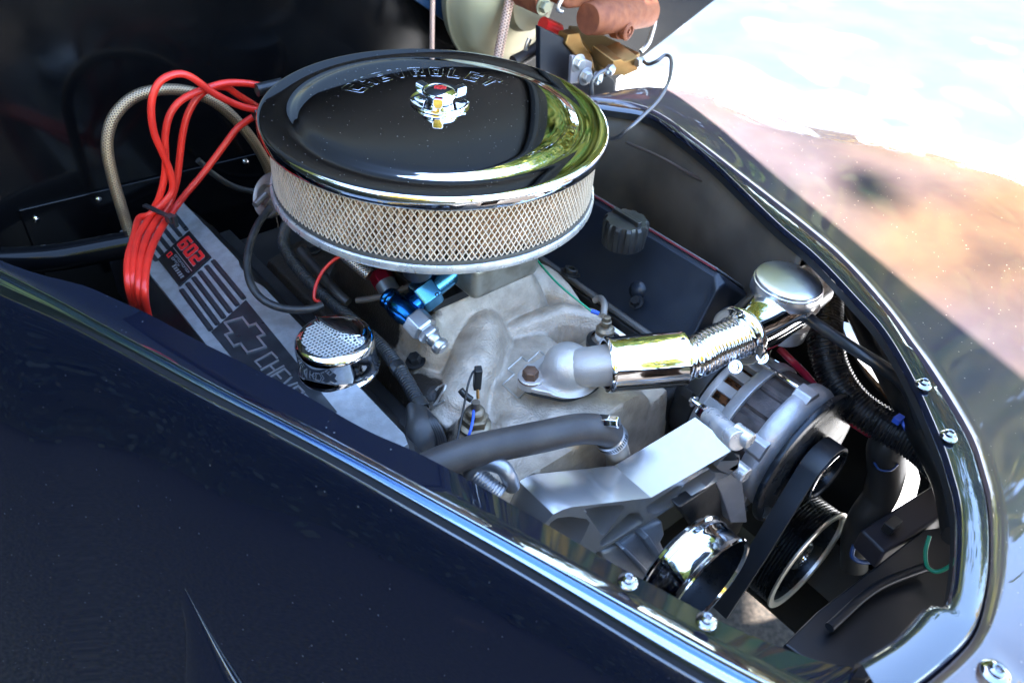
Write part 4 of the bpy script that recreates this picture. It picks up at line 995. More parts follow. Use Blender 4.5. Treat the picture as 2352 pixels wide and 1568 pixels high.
# ------------------------------------------------------------------ blue and silver fuel fitting
BLUE = mat('blue_anodised', (.02,.16,.42), 1, .2, c2=(.015,.12,.34), ns=30, rv=.04)
BLUEL = mat('light_blue_anodised', (.10,.36,.62), 1, .24, rv=.04, ns=30)
ff = thing('fuel_fitting', 'blue anodised fuel fitting with a silver end plug, below the air cleaner', 'fuel fitting', at(960, 720, .84))
pA, pB, pC_ = at(1060, 610, .868), at(985, 668, .852), at(938, 706, .842)
m = MB(); m.tube([pA, pB], .0115, 28, sm=1); m.build('blue_tube', BLUEL, ff)
d_ = (pC_-pA).normalized()
m = MB(); hexp(m, pB-d_*.008, d_, [(.011,0),(.0165,.001),(.0178,.004),(.0178,.020),(.0165,.023),(.0125,.0235),(.0001,.0236)]); m.build('hex_nut', BLUEL, ff, bevel=.0008, smooth=25)
m = MB(); nn0 = (CAM-pB).normalized(); m.lathe([(.0012,0),(.0022,.0002),(.0022,.0006)], pB+V((.010,-.013,.006)), V((.3,-.6,.6)), 12); m.build('stamp_dot', bpy.data.materials['deep_black'], ff)
pT = at(922, 708, .842); pT2 = at(962, 742, .838); d2 = (pT2-pT).normalized()
m = MB(); m.lathe([(0,-.022),(.0105,-.022),(.0115,-.020),(.0115,-.018),(.0105,-.0165),(.0115,-.015),(.0115,-.013),(.0105,-.0115),(.0125,-.009),(.0138,-.004),(.0138,.008),(.0125,.0115),(.0125,.020)], pT, d2, 36); m.build('tee_body', BLUE, ff, smooth=50)
m = MB(); m.tube([pT, pC_, pB-d_*.004+d_*.02], [.0125,.0122,.0118], 28, sm=1); m.build('branch', BLUE, ff)
pS = at(948, 728, .840); d3 = (at(1000, 783, .828)-pS).normalized()
m = MB(); hexp(m, pS, d3, [(.0001,0),(.0135,.0),(.0150,.002),(.0150,.018),(.0135,.0205),(.0001,.021)]); m.build('silver_collar', SATIN, ff, bevel=.001, smooth=25)
m = MB(); hexp(m, pS+d3*.020, d3, [(.0001,0),(.0105,.0),(.0115,.0015),(.0115,.0075),(.0105,.009),(.0001,.009)])
m.lathe([(.0078,.028),(.0078,.034),(.0070,.0355),(.0065,.037),(.0088,.039),(.0092,.042),(.0086,.045),(.0062,.0465),(.0058,.0472),(0,.0472)], pS, d3, 32); m.build('end_plug', SATIN, ff, smooth=30)

# ------------------------------------------------------------------ hoses, harness and wires on the near side
BRAID = braid(mat('steel_braid', (.5,.45,.36), .85, .36), 1900, ang=9, dark=(.05,.03,.018), lite=(.42,.31,.20))
fb = -.27
brd = thing('braided_hose', 'tall arching steel-braided hose in front of the firewall, left of the air cleaner', 'hose', onf(300, 545, fb))
bpts = [(312,580),(300,545),(277,470),(257,400),(246,330),(262,268),(310,222),(375,206),(445,213),(505,243),(555,290),(595,345),(622,400),(640,450)]
m = MB(); m.tube([onf(u, v, fb-.02*(i/13)) for i, (u, v) in enumerate(bpts)], .0066, 20, sm=8); m.build('braid_sleeve', BRAID, brd, smooth=70)
wir = []
WRS = [('tallest red spark plug wire, looping highest before it meets the cable tie', [(1690,722),(1560,690),(1400,612),(1250,505),(1150,485),(1050,530),(1000,620),(988,740),(1010,880),(1062,1000),(1110,1120),(1128,1230),(1085,1310),(1035,1380)], [(330,330),(300,440),(268,560),(272,700),(305,830)], 0),
     ('second red spark plug wire, running flat to the boot behind the air cleaner', [(1722,565),(1600,545),(1470,545),(1340,582),(1200,645),(1115,740),(1080,880),(1082,1050),(1070,1180),(1040,1290),(1000,1360)], [(415,290),(330,420),(300,560),(300,700),(325,838)], .012),
     ('third red spark plug wire, inside the tall loop', [(1690,705),(1560,625),(1470,570),(1370,580),(1290,640),(1230,740),(1195,870),(1172,1050),(1155,1180),(1120,1300),(1075,1390)], [(440,320),(368,450),(336,590),(330,730),(352,845)], .024),
     ('straightest red spark plug wire, slanting down from the air cleaner to the tie', [(1700,735),(1600,800),(1540,850),(1450,970),(1330,1130),(1220,1260),(1150,1350),(1105,1410)], [(475,350),(410,470),(372,600),(362,740),(378,855)], .036)]
for lab, a_, b_, off in WRS:
    P = [onf(u, v, -.225-off*.6) for u, v in G('a', a_)]
    n1 = len(P); B = [at(u, v, z+.004) for (u, v), z in zip(G('d', b_), (.835,.845,.85,.842,.80))]
    P = P[:-1]+[P[-1].lerp(B[0], .45)]+B+[at(*G('d', [(b_[-1][0]+40, b_[-1][1]+110)])[0], .74)]
    m = MB(); m.tube(P, .0040, 16, sm=8); o = m.build('spark_plug_wire', RED, None, smooth=80); tag(o, lab, 'spark plug wire', 'red spark plug wires')
tp = at(375, 500, .842)
ta, tb = at(333, 478, .85), at(398, 508, .85); td = (tb-ta).normalized(); tn = td.cross(eZ)
ty = thing('cable_tie', 'black cable tie holding the red wires together above the valve cover', 'cable tie', tp)
m = MB(); m.box((ta+tb)/2+eZ*.004, td*(tb-ta).length*.5, tn*.0028, eZ*.0014); m.build('strap', PLASTIC, ty, bevel=.0006)
m = MB(); m.box(tb-td*.004+eZ*.002, td*.0045, tn*.0045, eZ*.0045); m.build('lock_head', PLASTIC, ty, bevel=.0008)
m = MB(); m.box(tb+td*.004+eZ*.001-tn*.0, td*.0015, tn*.0022, eZ*.007); m.build('tail', PLASTIC, ty, bevel=.0004)
# black hose loop on near cover
wire('vacuum_hose', 'thin black vacuum hose curving in a U round the near valve cover to the breather', [(620,478,.865),(590,520,.86),(570,580,.85),(572,640,.84),(600,685,.832),(650,708,.828),(710,710,.83),(740,700,.83)], .0042, RUBBER, cat='hose', seg=14)
wire('vacuum_hose', 'thin dark vacuum hose lying across the firewall behind the straight red wire', [onf(*p, FW+.03) for p in ((455,368),(490,400),(540,430),(600,442),(640,440))], .004, RUBBER, cat='hose')
LOOM = mat('split_loom', (.022,.023,.026), 0, .42, rv=.05, ns=50)
lm = thing('wire_loom', 'black corrugated split loom running from under the air cleaner past the breather cap', 'wire loom', at(800, 700, .79))
lp = [at(660,510,.815), at(652,560,.815), at(680,610,.81), at(720,655,.805), at(770,700,.80), at(830,755,.80), at(880,800,.80), at(925,860,.80), at(965,930,.795)]
Pq = resample(cr(lp, 10), .0008); m = MB(); m.tube(Pq, .0068, 16, sm=1, rfun=lambda L: 1+.09*(1 if sin(2*pi*L/.0034) > 0 else -1)); m.build('loom_sleeve', LOOM, lm, smooth=50)
m = MB(); m.tube([at(690,575,.822), at(735,625,.817), at(775,672,.814), at(800,695,.81)], .0052, 14); m.build('tape_wrap', RUBBER, lm)
for u, v in ((917, 846), (962, 928)):
    i_ = min(range(len(Pq)), key=lambda k: (Pq[k]-at(u, v, .80)).length); t_ = (Pq[min(i_+6,len(Pq)-1)]-Pq[max(i_-6,0)]).normalized()
    m = MB(); m.lathe([(.0068,-.006),(.0082,-.005),(.0084,0),(.0082,.005),(.0068,.006)], Pq[i_], t_, 24); m.build('tape_band', PLASTIC, lm)
for k in range(4):
    wire('loom_tail', 'x', [(965,930,.797),(985+5*k,965,.80),(1003+5*k,1000,.79),(1008+6*k,1045,.77),(1000+8*k,1080,.75)], .0022, WBLK, parent=lm)
m = MB(); m.tube([at(955,935,.79), at(968,985,.788), at(960,1040,.77), at(950,1080,.75)], [.010,.016,.018,.018], 20); m.build('rubber_boot', RUBBER, lm)
# small red wire + crimp, braided fuel line, cloth wire
wire('trigger_wire', 'short red wire curving from a pale crimp down behind the breather cap', [(795,583,.85),(768,596,.845),(742,622,.835),(726,655,.825),(722,685,.815),(735,694,.81)], .0019, RED)
crm = MB(); crm.tube([at(786,577,.852), at(800,592,.850)], .0042, 12, sm=1); tag(crm.build('crimp_connector', mat('clear_crimp', (.55,.50,.62), 0, .3), None), 'pale lilac crimp connector at the upper end of the short red wire', 'connector')
fl_ = thing('fuel_line', 'short steel-braided fuel line angling down under the air cleaner', 'hose', at(820, 610, .83))
BR2 = braid(mat('bright_braid', (.5,.5,.5), .9, .34), 1900, ang=9, dark=(.06,.055,.05), lite=(.62,.60,.58))
m = MB(); m.tube([at(765,555,.86), at(805,595,.845), at(850,632,.835)], .0072, 18); m.build('braid_sleeve', BR2, fl_, smooth=70)
MAROON = mat('maroon_anodised', (.30,.01,.03), .8, .3)
m = MB(); hexp(m, at(870,625,.835), (at(895,668,.825)-at(870,625,.835)), [(.0001,0),(.012,.001),(.013,.004),(.013,.017),(.012,.019),(.0001,.019)]); m.build('maroon_nut', MAROON, fl_, bevel=.0008)
m = MB(); m.tube([at(885,650,.832), at(902,680,.825)], .0115, 20, sm=1); m.build('grey_fitting', mat('grey_fitting', (.25,.28,.33), .8, .35), fl_)
wire('choke_wire', 'brown-grey sleeved wire with a joint, stretching from the breather cap to the blue fitting', [(820,690,.83),(862,684,.838),(905,672,.845),(950,655,.85),(985,640,.855)], .0034, mat('sleeved_wire', (.06,.048,.04), 0, .55), seg=12)
# distributor vacuum can and boots behind the cleaner
VACM = mat('zinc_can', (.30,.27,.24), .8, .42, c2=(.22,.19,.17), ns=30)
vd = thing('vacuum_canister', 'round grey metal vacuum canister peeking out left of the air cleaner', 'vacuum canister', at(625, 450, .84))
vo = at(622, 450, .85); va = V((-.55,-.62,.56)).normalized()
m = MB(); m.lathe([(0,.004),(.010,.004),(.012,.010),(.013,.010),(.015,.003),(.022,.003),(.026,.005),(.0275,.003),(.0275,0),(.026,-.002),(.022,-.010),(0,-.011)], vo, va, 48); m.build('can', VACM, vd, smooth=50)
m = MB(); m.tube([vo+va*.008, vo+va*.022+V((0,-.01,-.012))], .004, 12, sm=1); m.build('nipple', VACM, vd)
db = thing('distributor', 'dark brown-black distributor cap hidden behind the left rim of the air cleaner', 'distributor', E(-.235, -.0, .86))
m = MB(); m.lathe([(.045,-.06),(.045,-.01),(.050,0),(.050,.02),(.044,.032),(.02,.036),(0,.036)], E(-.235, .0, .90), eZ, 40); m.build('cap_body', PLASTIC, db)
for u, v in G('a', [(1740,575), (1720,730)]):
    m = MB(); p_ = onf(u, v, -.225); m.tube([p_-eR*.012, p_+eR*.02], .0075, 14, sm=1); m.build('wire_boot', PLASTIC, db)

# ------------------------------------------------------------------ far side: conduit, rod, pipes
cnd = thing('corrugated_conduit', 'fat black corrugated conduit dropping behind the radiator cap and running forward', 'conduit', at(1900, 800, .74))
ctr = [at(1893,640,.80), at(1897,710,.79), at(1896,790,.775), at(1918,865,.755), at(1965,930,.74), at(2030,975,.735), at(2120,1030,.735), at(2200,1110,.735)]
Pq = resample(cr(ctr, 12), .0007); m = MB(); m.tube(Pq, .0188, 40, sm=1, rfun=lambda L: 1+.06*cos(2*pi*L/.0042)); m.build('conduit_tube', mat('glossy_conduit', (.010,.010,.011), 0, .28, rv=.05, ns=40), cnd, smooth=80)
m = MB(); m.box(at(1880,655,.80), eR*.030, eF*.018, eZ*.03); m.build('end_box', mat('olive_grey_plastic', (.05,.045,.04), 0, .4), cnd, bevel=.006, seg=3)
rod = thing('overflow_hose', 'smooth black hose slanting from the filler neck to the far ledge', 'hose', at(1950, 790, .83))
m = MB(); m.tube([at(1832,706,.84), at(1870,740,.845), at(1960,800,.85), at(2030,845,.845), at(2085,890,.83), at(2120,980,.80)], [.0075,.0062,.0062,.0068,.0075,.007], 24); m.build('hose_body', mat('satin_hose', (.012,.013,.015), 0, .33, rv=.05, ns=30), rod, smooth=70)
rp = thing('radiator_pipe', 'dark bent pipe going down beside the ribbed pulley', 'pipe', at(2000, 1150, .60))
m = MB(); m.tube([at(2115,985,.72), at(2060,1000,.715), at(2038,1030,.70), at(2036,1080,.67), at(2020,1140,.63), at(1985,1190,.60), at(1965,1240,.56), at(1962,1300,.52)], [.019,.021,.022,.021,.019,.018,.017,.016], 28); m.build('pipe_body', mat('satin_pipe', (.022,.020,.019), .2, .35, c2=(.04,.035,.03), ns=12), rp, smooth=70)
bt = thing('cable_tie', 'bright blue cable tie round the dark bent pipe near the far ledge', 'cable tie', at(2090, 975, .75))
m = MB(); m.tube([at(u, v, z) for (u, v), z in zip(G('x', [(800,630),(840,618),(860,660),(890,700),(925,722),(965,728)]), (.755,.76,.757,.75,.742,.735))], .0022, 8); m.build('strap', WBLU, bt)
m = MB(); m.box(at(*G('x', [(828,622)])[0], .762), eR*.006, eF*.004, eZ*.0035); m.build('lock_head', WBLU, bt, bevel=.0008)
wire('blue_ring_wire', 'thin dark blue wire ring round the bent pipe', [at(*p, .70)+V((0,0,.0)) for p in ((2008,1062),(2020,1078),(2045,1080),(2062,1066))], .0012, mat('dark_blue_wire', (.01,.04,.14), 0, .4))
cb_ = thing('coolant_stub', 'square-ended dark purple-black rubber bar slanting across the lower right of the bay', 'rubber bar', at(2070, 1190, .55))
pa_, pb_ = at(1992,1262,.60), at(2170,1150,.62); dd_ = (pb_-pa_).normalized()
m = MB(); m.prism([pa_+dd_.cross(eZ)*x+eZ*y for x, y in ((-.018,-.016),(.018,-.016),(.018,.016),(-.018,.016))], pb_-pa_); m.build('bar_body', mat('purple_black_rubber', (.028,.023,.027), 0, .45), cb_, bevel=.004, seg=3)
m = MB(); m.box(at(2048,1205,.635), eR*.010, eF*.006, eZ*.006); m.build('clip', PLASTIC, cb_, bevel=.001)
wire('harness_wire', 'dark blue wire sagging below the rubber bar', [(1962,1250,.58),(1958,1278,.57),(1990,1290,.565),(2060,1272,.57),(2120,1240,.58),(2160,1215,.60),(2205,1198,.62)], .0028, bpy.data.materials['dark_blue_wire'])
wire('harness_wire', 'green wire hanging in a J by the far front corner', [(2135,1230,.66),(2126,1265,.65),(2130,1300,.64),(2152,1312,.64),(2180,1300,.65),(2198,1280,.66)], .0022, WGRN)
wire('battery_cable', 'dark red cable passing behind the alternator to the bent pipe', [(1790,800,.77),(1818,828,.765),(1850,860,.75),(1900,920,.73),(1950,965,.72),(2000,998,.71),(2030,1015,.70)], .0042, mat('dark_red_cable', (.28,.01,.035), 0, .35), cat='cable', seg=14)
# dark fan shroud and radiator top tank
rad = thing('radiator', 'dark radiator top and shroud behind the front flange', 'radiator', at(1950, 1440, .70))
m = MB(); q = [at(1800,1478,.62), at(1880,1400,.62), at(2010,1300,.62), at(2120,1215,.62), at(2215,1200,.62), at(2230,1330,.62), at(2130,1440,.62), at(1990,1560,.62), at(1900,1550,.62)]
m.prism(q, eZ*-.012); m.build('shroud_panel', mat('blue_black_tank', (.005,.008,.013), 0, .38, rv=.06, ns=20), rad, bevel=.003, seg=3)
m = MB(); m.tube([at(1905,1440,.635), at(2010,1350,.635), at(2130,1300,.635)], .005, 12); m.build('shroud_bead', bpy.data.materials['blue_black_tank'], rad)
m = MB(); m.prism([at(2010,1330,.50), at(2190,1230,.50), at(2230,1350,.50), at(2120,1460,.50)], eZ*-.1); m.build('core', DARK, rad)
ia = thing('arch_panel', 'black inner arch panel with two lens-shaped openings onto bright ground, far right of the bay', 'inner arch', at(2050, 1000, .5))
RA = .405
def ra(pts): return [onr(u, v, RA) for u, v in pts]
m = MB(); m.prism(ra([(1560,760),(1700,600),(1790,560),(1850,560),(1960,660),(2060,800),(2130,930),(2190,1080),(2220,1280),(2150,1400),(1900,1420),(1800,1300),(1700,1000)]), eR*.004,
  [ra([(1925,735),(1950,742),(1990,772),(2040,830),(2083,880),(2092,925),(2070,945),(2030,915),(1985,860),(1950,800)]), ra([(2058,1030),(2100,1050),(2113,1100),(2100,1160),(2060,1200),(2000,1228),(1980,1222),(2005,1160),(2035,1100)])])
m.build('panel', mat('arch_panel_black', (.004,.004,.005), 0, .5), ia, smooth=0)
ro = thing('radiator_opening_ring', 'black ring moulding around the inner wheel arch on the far side', 'arch ring', at(2050, 900, .6))
RG = mat('arch_black', (.008,.008,.008), 0, .4)
m = MB(); m.tube([at(u, v, z) for u, v, z in ((1660,625,.70),(1740,580,.72),(1830,560,.74),(1905,600,.76),(1960,690,.76),(2010,790,.76),(2070,900,.76),(2130,1010,.76),(2180,1110,.76),(2205,1230,.76))], [.012,.018,.020,.018,.016,.016,.016,.016,.016,.016], 12); m.build('ring_tube', RG, ro)
m = MB(); m.tube([at(u, v, z) for u, v, z in ((2130,1020,.62),(2150,1080,.60),(2150,1140,.58),(2110,1200,.56),(2040,1235,.55),(1960,1250,.54))], .010, 10); m.build('inner_rim', RG, ro)
m = MB(); m.tube([at(u, v, z) for u, v, z in ((1935,800,.62),(1980,860,.60),(2035,925,.59),(2060,950,.58))], [.006,.010,.012,.010], 10); m.build('rust_edge', mat('rusty_edge', (.22,.10,.04), .3, .6, c2=(.10,.05,.025), ns=60), ro)
# ------------------------------------------------------------------ brake cluster by the firewall
RUST = mat('rust_brown_cast_iron', (.28,.085,.035), .25, .6, c2=(.20,.055,.025), ns=60, nd=8, bump=.6, bs=900, rv=.08)
ZY = mat('yellow_zinc', (.36,.33,.22), .6, .42, c2=(.28,.27,.18), ns=8, rv=.06)
GOLD = mat('brass_block', (.36,.20,.07), .9, .36, c2=(.28,.15,.05), ns=30, bump=.25, bs=600)
bst = thing('brake_booster', 'olive-gold brake booster drum behind the air cleaner', 'brake booster', onf(1150, 60, -.28))
bo_ = onf(1155, -20, -.30)
m = MB(); m.lathe([(0,-.03),(.085,-.03),(.100,-.022),(.104,-.010),(.108,-.008),(.108,-.003),(.104,0),(.100,.012),(.090,.026),(.066,.038),(.045,.046),(.040,.06),(0,.06)], bo_, (eF*.9+eR*.1), 72); m.build('drum', ZY, bst, smooth=40)
mc = thing('master_cylinder', 'rusty brown cast-iron master cylinder at the top edge, over the brass valve', 'master cylinder', onf(1400, 40, -.15))
ma, mb_ = onf(*G('z', [(1370,190)])[0], -.15), onf(*G('z', [(1960,100)])[0], -.165)
md = (mb_-ma).normalized(); Lm = (mb_-ma).length
m = MB(); m.lathe([(0,.001),(.020,0),(.0215,.002),(.0215,.012),(.0225,.014),(.0235,.03),(.0235,Lm-.004),(.021,Lm),(0,Lm)], ma, md, 44); m.build('bore', RUST, mc, smooth=45)
o_ = onf(*G('z', [(1750,300)])[0], -.14)
m = MB(); m.tube([onf(*G('z', [(1680,250)])[0], -.155), o_-eF*.004], [.020,.0155], 28, sm=1); m.lathe([(.0135,-.004),(.0135,.004),(.0115,.0055),(.008,.006),(.007,.003),(.003,.003),(.003,.006),(0,.006)], o_, eF+eR*.2-eZ*.1, 28); m.build('port_boss', RUST, mc, smooth=40)
m = MB(); m.prism([onf(u, v, -.165) for u, v in G('z', [(1130,-160),(1990,-190),(1975,5),(1900,25),(1400,72),(1190,95),(1130,70)])], eF*-.055); m.build('reservoir', RUST, mc, bevel=.005, seg=3)
m = MB(); m.prism([onf(u, v, -.160) for u, v in G('z', [(1150,-40),(1960,-70),(1960,-52),(1150,-20)])], eF*-.06); m.build('reservoir_seam', RUST, mc, bevel=.001)
m = MB(); m.prism([onf(u, v, -.175) for u, v in G('z', [(860,-80),(1010,-80),(1005,60),(990,140),(950,158),(880,150),(860,110)])], eF*-.05); m.build('mounting_flange', RUST, mc, bevel=.003)
m = MB(); m.bolt(onf(*G('z', [(930,60)])[0], -.174), eF, .008, .008); m.build('flange_nut', bpy.data.materials['yellow_zinc'], mc)
m = MB(); m.tube([onf(u, v, -.14) for u, v in G('z', [(1120,-20),(1090,40),(1075,80),(1085,105),(1120,115)])], .0028, 10); m.build('bail_wire', SATIN, mc)
pv = thing('proportioning_valve', 'brass brake proportioning valve on a bracket, with steel line nuts', 'brake valve', onf(1400, 150, -.13))
def zq(pts, f): return [onf(u, v, f) for u, v in G('z', pts)]
m = MB(); m.prism(zq([(1180,340),(1290,320),(1330,440),(1420,560),(1440,700),(1260,560),(1150,440)], -.16), eF*-.02); m.build('side_body', GOLD, pv, bevel=.002)
q = zq([(1620,600),(1700,585),(1740,610),(1870,560),(1860,690),(1730,750),(1690,735),(1615,745)], -.12)
m = MB(); m.prism(q, -eF*.035+eZ*.014-eR*.01); m.build('front_block', GOLD, pv, bevel=.0015)
q = zq([(1290,300),(1520,330),(1700,440),(1880,540),(1870,600),(1740,640),(1620,610),(1480,560),(1330,440)], -.135)
m = MB(); m.prism([at(*G('z', [p])[0], .925) for p in [(1180,250),(1290,260),(1500,330),(1700,430),(1885,520),(1730,600),(1600,590),(1500,545),(1390,500),(1300,380),(1220,310)]], eZ*-.006); m.build('top_plate', GOLD, pv, bevel=.0015)
po = at(*G('z', [(1495,505)])[0], .905)
m = MB(); m.lathe([(.013,-.035),(.0135,-.002),(.0175,0),(.0178,.0012),(.013,.0022),(.0085,.0025),(.0085,.007),(.005,.0085),(.0045,.014),(0,.0142)], po, eZ, 40); m.build('stem', GOLD, pv, smooth=40)
for (u, v), ax_ in ((( 1585,690), (-eR*.9+eF*.3-eZ*.2)), ((1885,610), (eR*.95+eF*.1)), ((1470,760), (eF*.4-eR*.5-eZ*.6))):
    m = MB(); c_ = onf(*G('z', [(u, v)])[0], -.115); hexp(m, c_-ax_*.008, ax_, [(.0001,0),(.0065,.0005),(.0072,.002),(.0072,.012),(.006,.0135),(.003,.0138),(.003,.018),(.0001,.018)]); m.build('line_nut', SATIN, pv, bevel=.0005, smooth=25)
wire('brake_line', 'thin steel brake line arching from the brass valve out over the far wing and back', [(1478,142,.935),(1490,148,.940),(1510,140,.950),(1528,127,.955),(1541,135,.955),(1541,165,.95),(1533,195,.945),(1510,233,.935),(1475,268,.925),(1445,295,.915),(1420,315,.90),(1404,319,.88)], .0026, mat('steel_line', (.16,.15,.15), .8, .38), cat='brake line')
wire('brake_line', 'short steel brake line dropping from the brass valve behind the air cleaner rim', [onf(*G('z', [(u, v)])[0], -.112) for u, v in ((1540,690),(1480,720),(1425,780),(1405,860),(1415,960),(1430,1060))], .0030, bpy.data.materials['steel_line'], cat='brake line')
wire('brake_line', 'pale bent brake line at the end of the master cylinder', [onf(*G('z', [(u, v)])[0], -.16) for u, v in ((1930,70),(2000,120),(2025,200),(2000,320),(1960,430),(1890,510))], .0036, mat('pale_line', (.5,.5,.5), .8, .35), cat='brake line')
bk = thing('valve_bracket', 'black bracket with a pale two-bolt plate, carrying the brass valve', 'bracket', onf(1400, 200, -.13))
m = MB(); m.prism(zq([(900,260),(1230,420),(1230,560),(1190,820),(1430,800),(1580,740),(1640,800),(1630,1040),(1500,1100),(900,1000)], -.165), eF*-.01); m.build('black_plate', mat('navy_black_plate', (.006,.008,.014), 0, .4), bk, bevel=.002)
m = MB(); m.prism(zq([(1215,550),(1260,550),(1415,610),(1410,680),(1380,700),(1400,800),(1200,825)], -.140), eF*-.006); m.build('pale_plate', mat('grey_lilac_zinc', (.42,.38,.40), .6, .4, rv=.05, ns=40), bk, bevel=.0012)
for u, v in ((1275,620),(1345,750)):
    m = MB(); c_ = onf(*G('z', [(u, v)])[0], -.139); m.bolt(c_, eF, .0085, .007); m.build('bolt', SATIN, bk, bevel=.0006)
m = MB(); m.tube([onf(u, v, -.2) for u, v in G('z', [(640,610),(760,550),(900,460),(1000,420)])], .009, 14); o = m.build('steering_stub', mat('brown_black_rod', (.04,.03,.028), .3, .45), None); tag(o, 'brown-black rod slanting behind the far rim of the air cleaner', 'rod')
m = MB(); m.tube([onf(u, v, -.2) for u, v in G('z', [(800,380),(770,460),(745,620)])], .0035, 10); o = m.build('linkage_rod', SATIN, None); tag(o, 'thin pale linkage rod hanging below the brake booster', 'rod')
m = MB(); m.tube([onf(u, v, -.21) for u, v in G('z', [(930,235),(1000,265),(1080,300)])], .010, 12); o = m.build('red_connector', mat('glossy_red_plastic', (.6,.01,.012), 0, .3), None); tag(o, 'small glossy red plug below the booster, beside the brass valve', 'connector')
# pinkish braided lines standing up behind the cleaner
PINKB = braid(mat('warm_braid', (.6,.4,.3), .6, .42), 1500, ang=6, dark=(.22,.11,.08), lite=(.72,.48,.38))
m = MB(); m.tube([onf(1142, 140, -.23), onf(1158, 60, -.235), onf(1175, -20, -.24), onf(1190, -90, -.245)], .0068, 18); o = m.build('braided_line', PINKB, None, smooth=70); tag(o, 'thicker warm-toned braided line rising from behind the air cleaner in front of the booster', 'hose')
m = MB(); m.tube([onf(992, 125, -.28), onf(993, 40, -.285), onf(995, -60, -.29)], .0036, 12); o = m.build('braided_line', PINKB, None, smooth=70); tag(o, 'thin straight warm-toned line rising behind the lettering of the air cleaner', 'hose')
m = MB(); m.box(onf(1400, 20, -.32), eR*.1, eF*.002, eZ*.05)
# blue-tinted cross brace on the firewall left of the booster
m = MB(); m.prism([onf(u, v, FW+.02) for u, v in ((920,-20),(980,20),(1060,75),(1120,100),(1150,85),(1085,35),(1020,-20))], eF*-.01); o = m.build('brace', mat('dull_blue_paint', (.008,.03,.075), 0, .35), None, bevel=.002); tag(o, 'dull blue brace on the firewall left of the booster', 'brace')
fr_ = thing('frame_rail', 'glossy black frame rail along the left of the bay with a pale streak', 'frame rail', at(150, 600, .74))
m = MB(); m.tube([at(-40,600,.80), at(120,592,.80), at(300,560,.80)], .016, 20); m.build('rail_tube', BAYBLACK, fr_, smooth=60)

# ------------------------------------------------------------------ trees around the yard, mirrored in the paint, with unseen ones added for shade
BARK = mat('bark', (.06,.045,.035), 0, .8, bump=.5, bs=40)
def leafmat(name, c, c2):
    m = mat(name, c, 0, .6, c2=c2, ns=2.6, nd=6, mix=(.46,.54)); t = m.node_tree; b = t.nodes['Principled BSDF']
    out = [n for n in t.nodes if n.type == 'OUTPUT_MATERIAL'][0]; tr = t.nodes.new('ShaderNodeBsdfTranslucent'); t.links.new(b.inputs['Base Color'].links[0].from_socket, tr.inputs[0])
    ad = t.nodes.new('ShaderNodeAddShader'); t.links.new(b.outputs[0], ad.inputs[0]); t.links.new(tr.outputs[0], ad.inputs[1]); t.links.new(ad.outputs[0], out.inputs[0]); return m
LG = leafmat('leaves_green', (.06,.11,.02), (.22,.20,.045)); LY = leafmat('leaves_gold', (.42,.27,.025), (.14,.15,.02))
def crown_mesh(seed, n=15000, rad=2.6, h=5.2):
    rnd = random.Random(seed); me = MB(); cl = []
    for k in range(34):
        a = rnd.random()*2*pi; z = rnd.random(); rr = rad*math.sqrt(rnd.random())*(1-.55*abs(z-.4)); cl.append((V((rr*cos(a), rr*sin(a), 2.0+z*h)), .5+rnd.random()*.7))
    for k in range(n):
        c, s_ = cl[int(rnd.random()*len(cl))]
        d = V((rnd.gauss(0,1), rnd.gauss(0,1), rnd.gauss(0,.75)))*s_*.55; p = c+d
        x = V((rnd.gauss(0,1), rnd.gauss(0,1), rnd.gauss(0,1))).normalized(); y = x.cross(V((rnd.gauss(0,1), rnd.gauss(0,1), rnd.gauss(0,1)))).normalized(); w = .065+rnd.random()*.085
        b = len(me.v); me.v += [p-x*w, p+y*w*.6, p+x*w, p-y*w*.6]; me.face((b, b+1, b+2, b+3))
    return me, cl
protos = []
def tree(loc, sc_, kind, lab, rot):
    me, cl = crown_mesh(11+kind)
    t = thing('tree', lab, 'tree', loc, 'trees around the yard')
    t.scale = (sc_, sc_, sc_); t.rotation_euler = (0, 0, rot)
    if kind in [p[0] for p in protos]:
        for k_2, chs in protos:
            if k_2 == kind:
                for c in chs:
                    d = c.copy(); COL.objects.link(d); d.parent = t
        return
    me.v = [p+V(loc) for p in me.v]
    c1 = me.build('crown', LY if kind % 2 else LG, t, smooth=0, recalc=False)
    m = MB(); L = V(loc); m.tube([L, L+V((.05,.1,2)), L+V((-.1,0,4.2)), L+V((0,.1,6.2))], [.2,.15,.10,.03], 10)
    for c, s_ in cl[:14]: m.tube([L+V((0,.05,1.8+c.z*.2)), L+c*.6+V((0,0,c.z*.25)), L+c], [.07,.04,.012], 6)
    c2 = m.build('trunk', BARK, t, smooth=60); protos.append((kind, [c1, c2]))
rnd = random.Random(3)
side_ = ['left', 'centre-left', 'centre', 'centre-right', 'right', 'far right', 'extreme right']
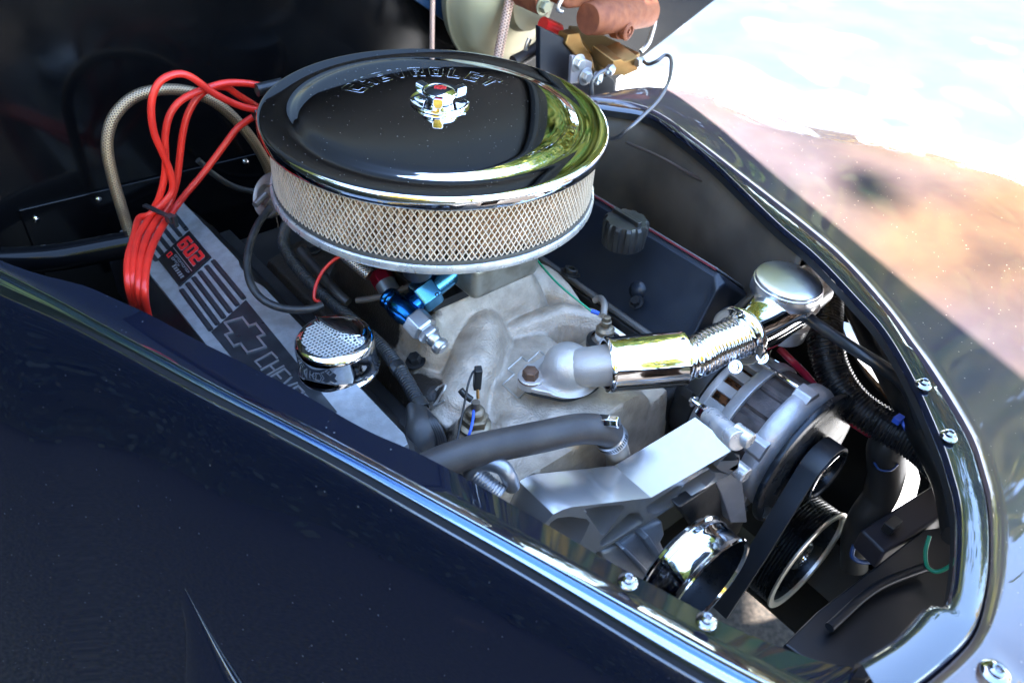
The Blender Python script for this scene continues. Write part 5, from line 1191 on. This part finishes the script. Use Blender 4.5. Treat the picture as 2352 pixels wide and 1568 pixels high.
spots = [(-24,23,2.5,1,'golden autumn tree beyond the car, leftmost of the far row mirrored in the wing'),
         (-8,22,2.25,0,'leafy green tree beyond the car, second of the far row from the left'),
         (8,21,2.7,0,'tallest leafy green tree beyond the car, straight ahead in the far row'),
         (21,13,1.95,0,'leafy green tree beyond the car, fourth of the far row and nearest to it'),
         (38,14,1.1,1,'golden autumn tree beyond the car, fifth of the far row from the left'),
         (13,16,2.3,0,'big green tree of the far row, tucked behind the one at its right'),
         (29,15,1.5,1,'golden tree right of the nearest green one in the far row'),
         (48,16,1.2,0,'green tree of the far row just right of a golden one'),
         (2,18,1.45,0,'shorter green tree in front of the tallest one of the far row'),
         (60,15,1.05,0,'leafy green tree beyond the car, sixth of the far row from the left'),
         (85,16,1.05,1,'golden autumn tree beyond the car, rightmost of the far row'),
         (-170,8,1.1,1,'golden tree added unseen behind the viewer for dark reflections, left one of the back pair'),  # back pair added out of view so the near panel mirrors something dark
         (150,9,1.1,0,'green tree added unseen behind the viewer for dark reflections, right one of the back pair')]
for k, (a, d, s_, kd, lab) in enumerate(spots):
    tree((sin(R(a))*d, cos(R(a))*d, 0), s_, kd, lab, k*1.3)
for k, (f, r, s_, lab) in enumerate((        (-4.6,-3.6,.80,'green shade tree added unseen by the rear of the car on the near side'), (-2.6,-4.6,.8,'green shade tree added unseen further out on the near side'), (-5.2,-5.4,.9,'tallest green shade tree added unseen on the near side, furthest from the car'))):  # unseen trees added to shade the ground mirrored in the near panel
    p = E(f, r, 0); tree((p.x, p.y, 0), s_, 0, lab, k*2.1)
for f, r, s_, lab in ((-4.0,-.1,.74,'green shade tree added unseen right behind the cabin of the car'), (-4.3,-2.0,.76,'green shade tree added unseen behind the near rear corner of the car')):  # added out of view, cast shade on the strip beside the near panel
    p = E(f, r, 0); tree((p.x, p.y, 0), s_, 0, lab, r)

hd = thing('added_hedge', 'long dark clipped hedge along the near side of the car, put in unseen to darken its reflections', 'added_hedge', E(0, -2.1, 0))  # invented and out of view; keeps the near panel's reflection dark
HG = mat('added_hedge_leaves', (.008,.013,.005), 0, .7, c2=(.014,.020,.007), ns=14)
m = MB(); m.box(E(.3, -2.3, .8), eF*4.2, eR*.28, eZ*.8); m.build('added_hedge_core', mat('added_hedge_dark', (.006,.009,.004), 0, .8), hd, smooth=0)
m = MB(); rnd = random.Random(9)
for k in range(45000):
    f_, z_ = -3.9+8.4*rnd.random(), .02+1.6*rnd.random(); p = E(f_, -2.02+rnd.gauss(0, .05), z_) if k % 5 else E(f_, -2.3+.28*(2*rnd.random()-1), 1.6+rnd.gauss(0,.05))
    x = V((rnd.gauss(0,1), rnd.gauss(0,1), rnd.gauss(0,1))).normalized(); y = x.cross(V((rnd.gauss(0,1), rnd.gauss(0,1), rnd.gauss(0,1)))).normalized(); w = .010+rnd.random()*.012
    b = len(m.v); m.v += [p-x*w, p+y*w*.6, p+x*w, p-y*w*.6]; m.face((b, b+1, b+2, b+3))
o = m.build('added_foliage', HG, hd, smooth=0, recalc=False); o['kind'] = 'stuff'
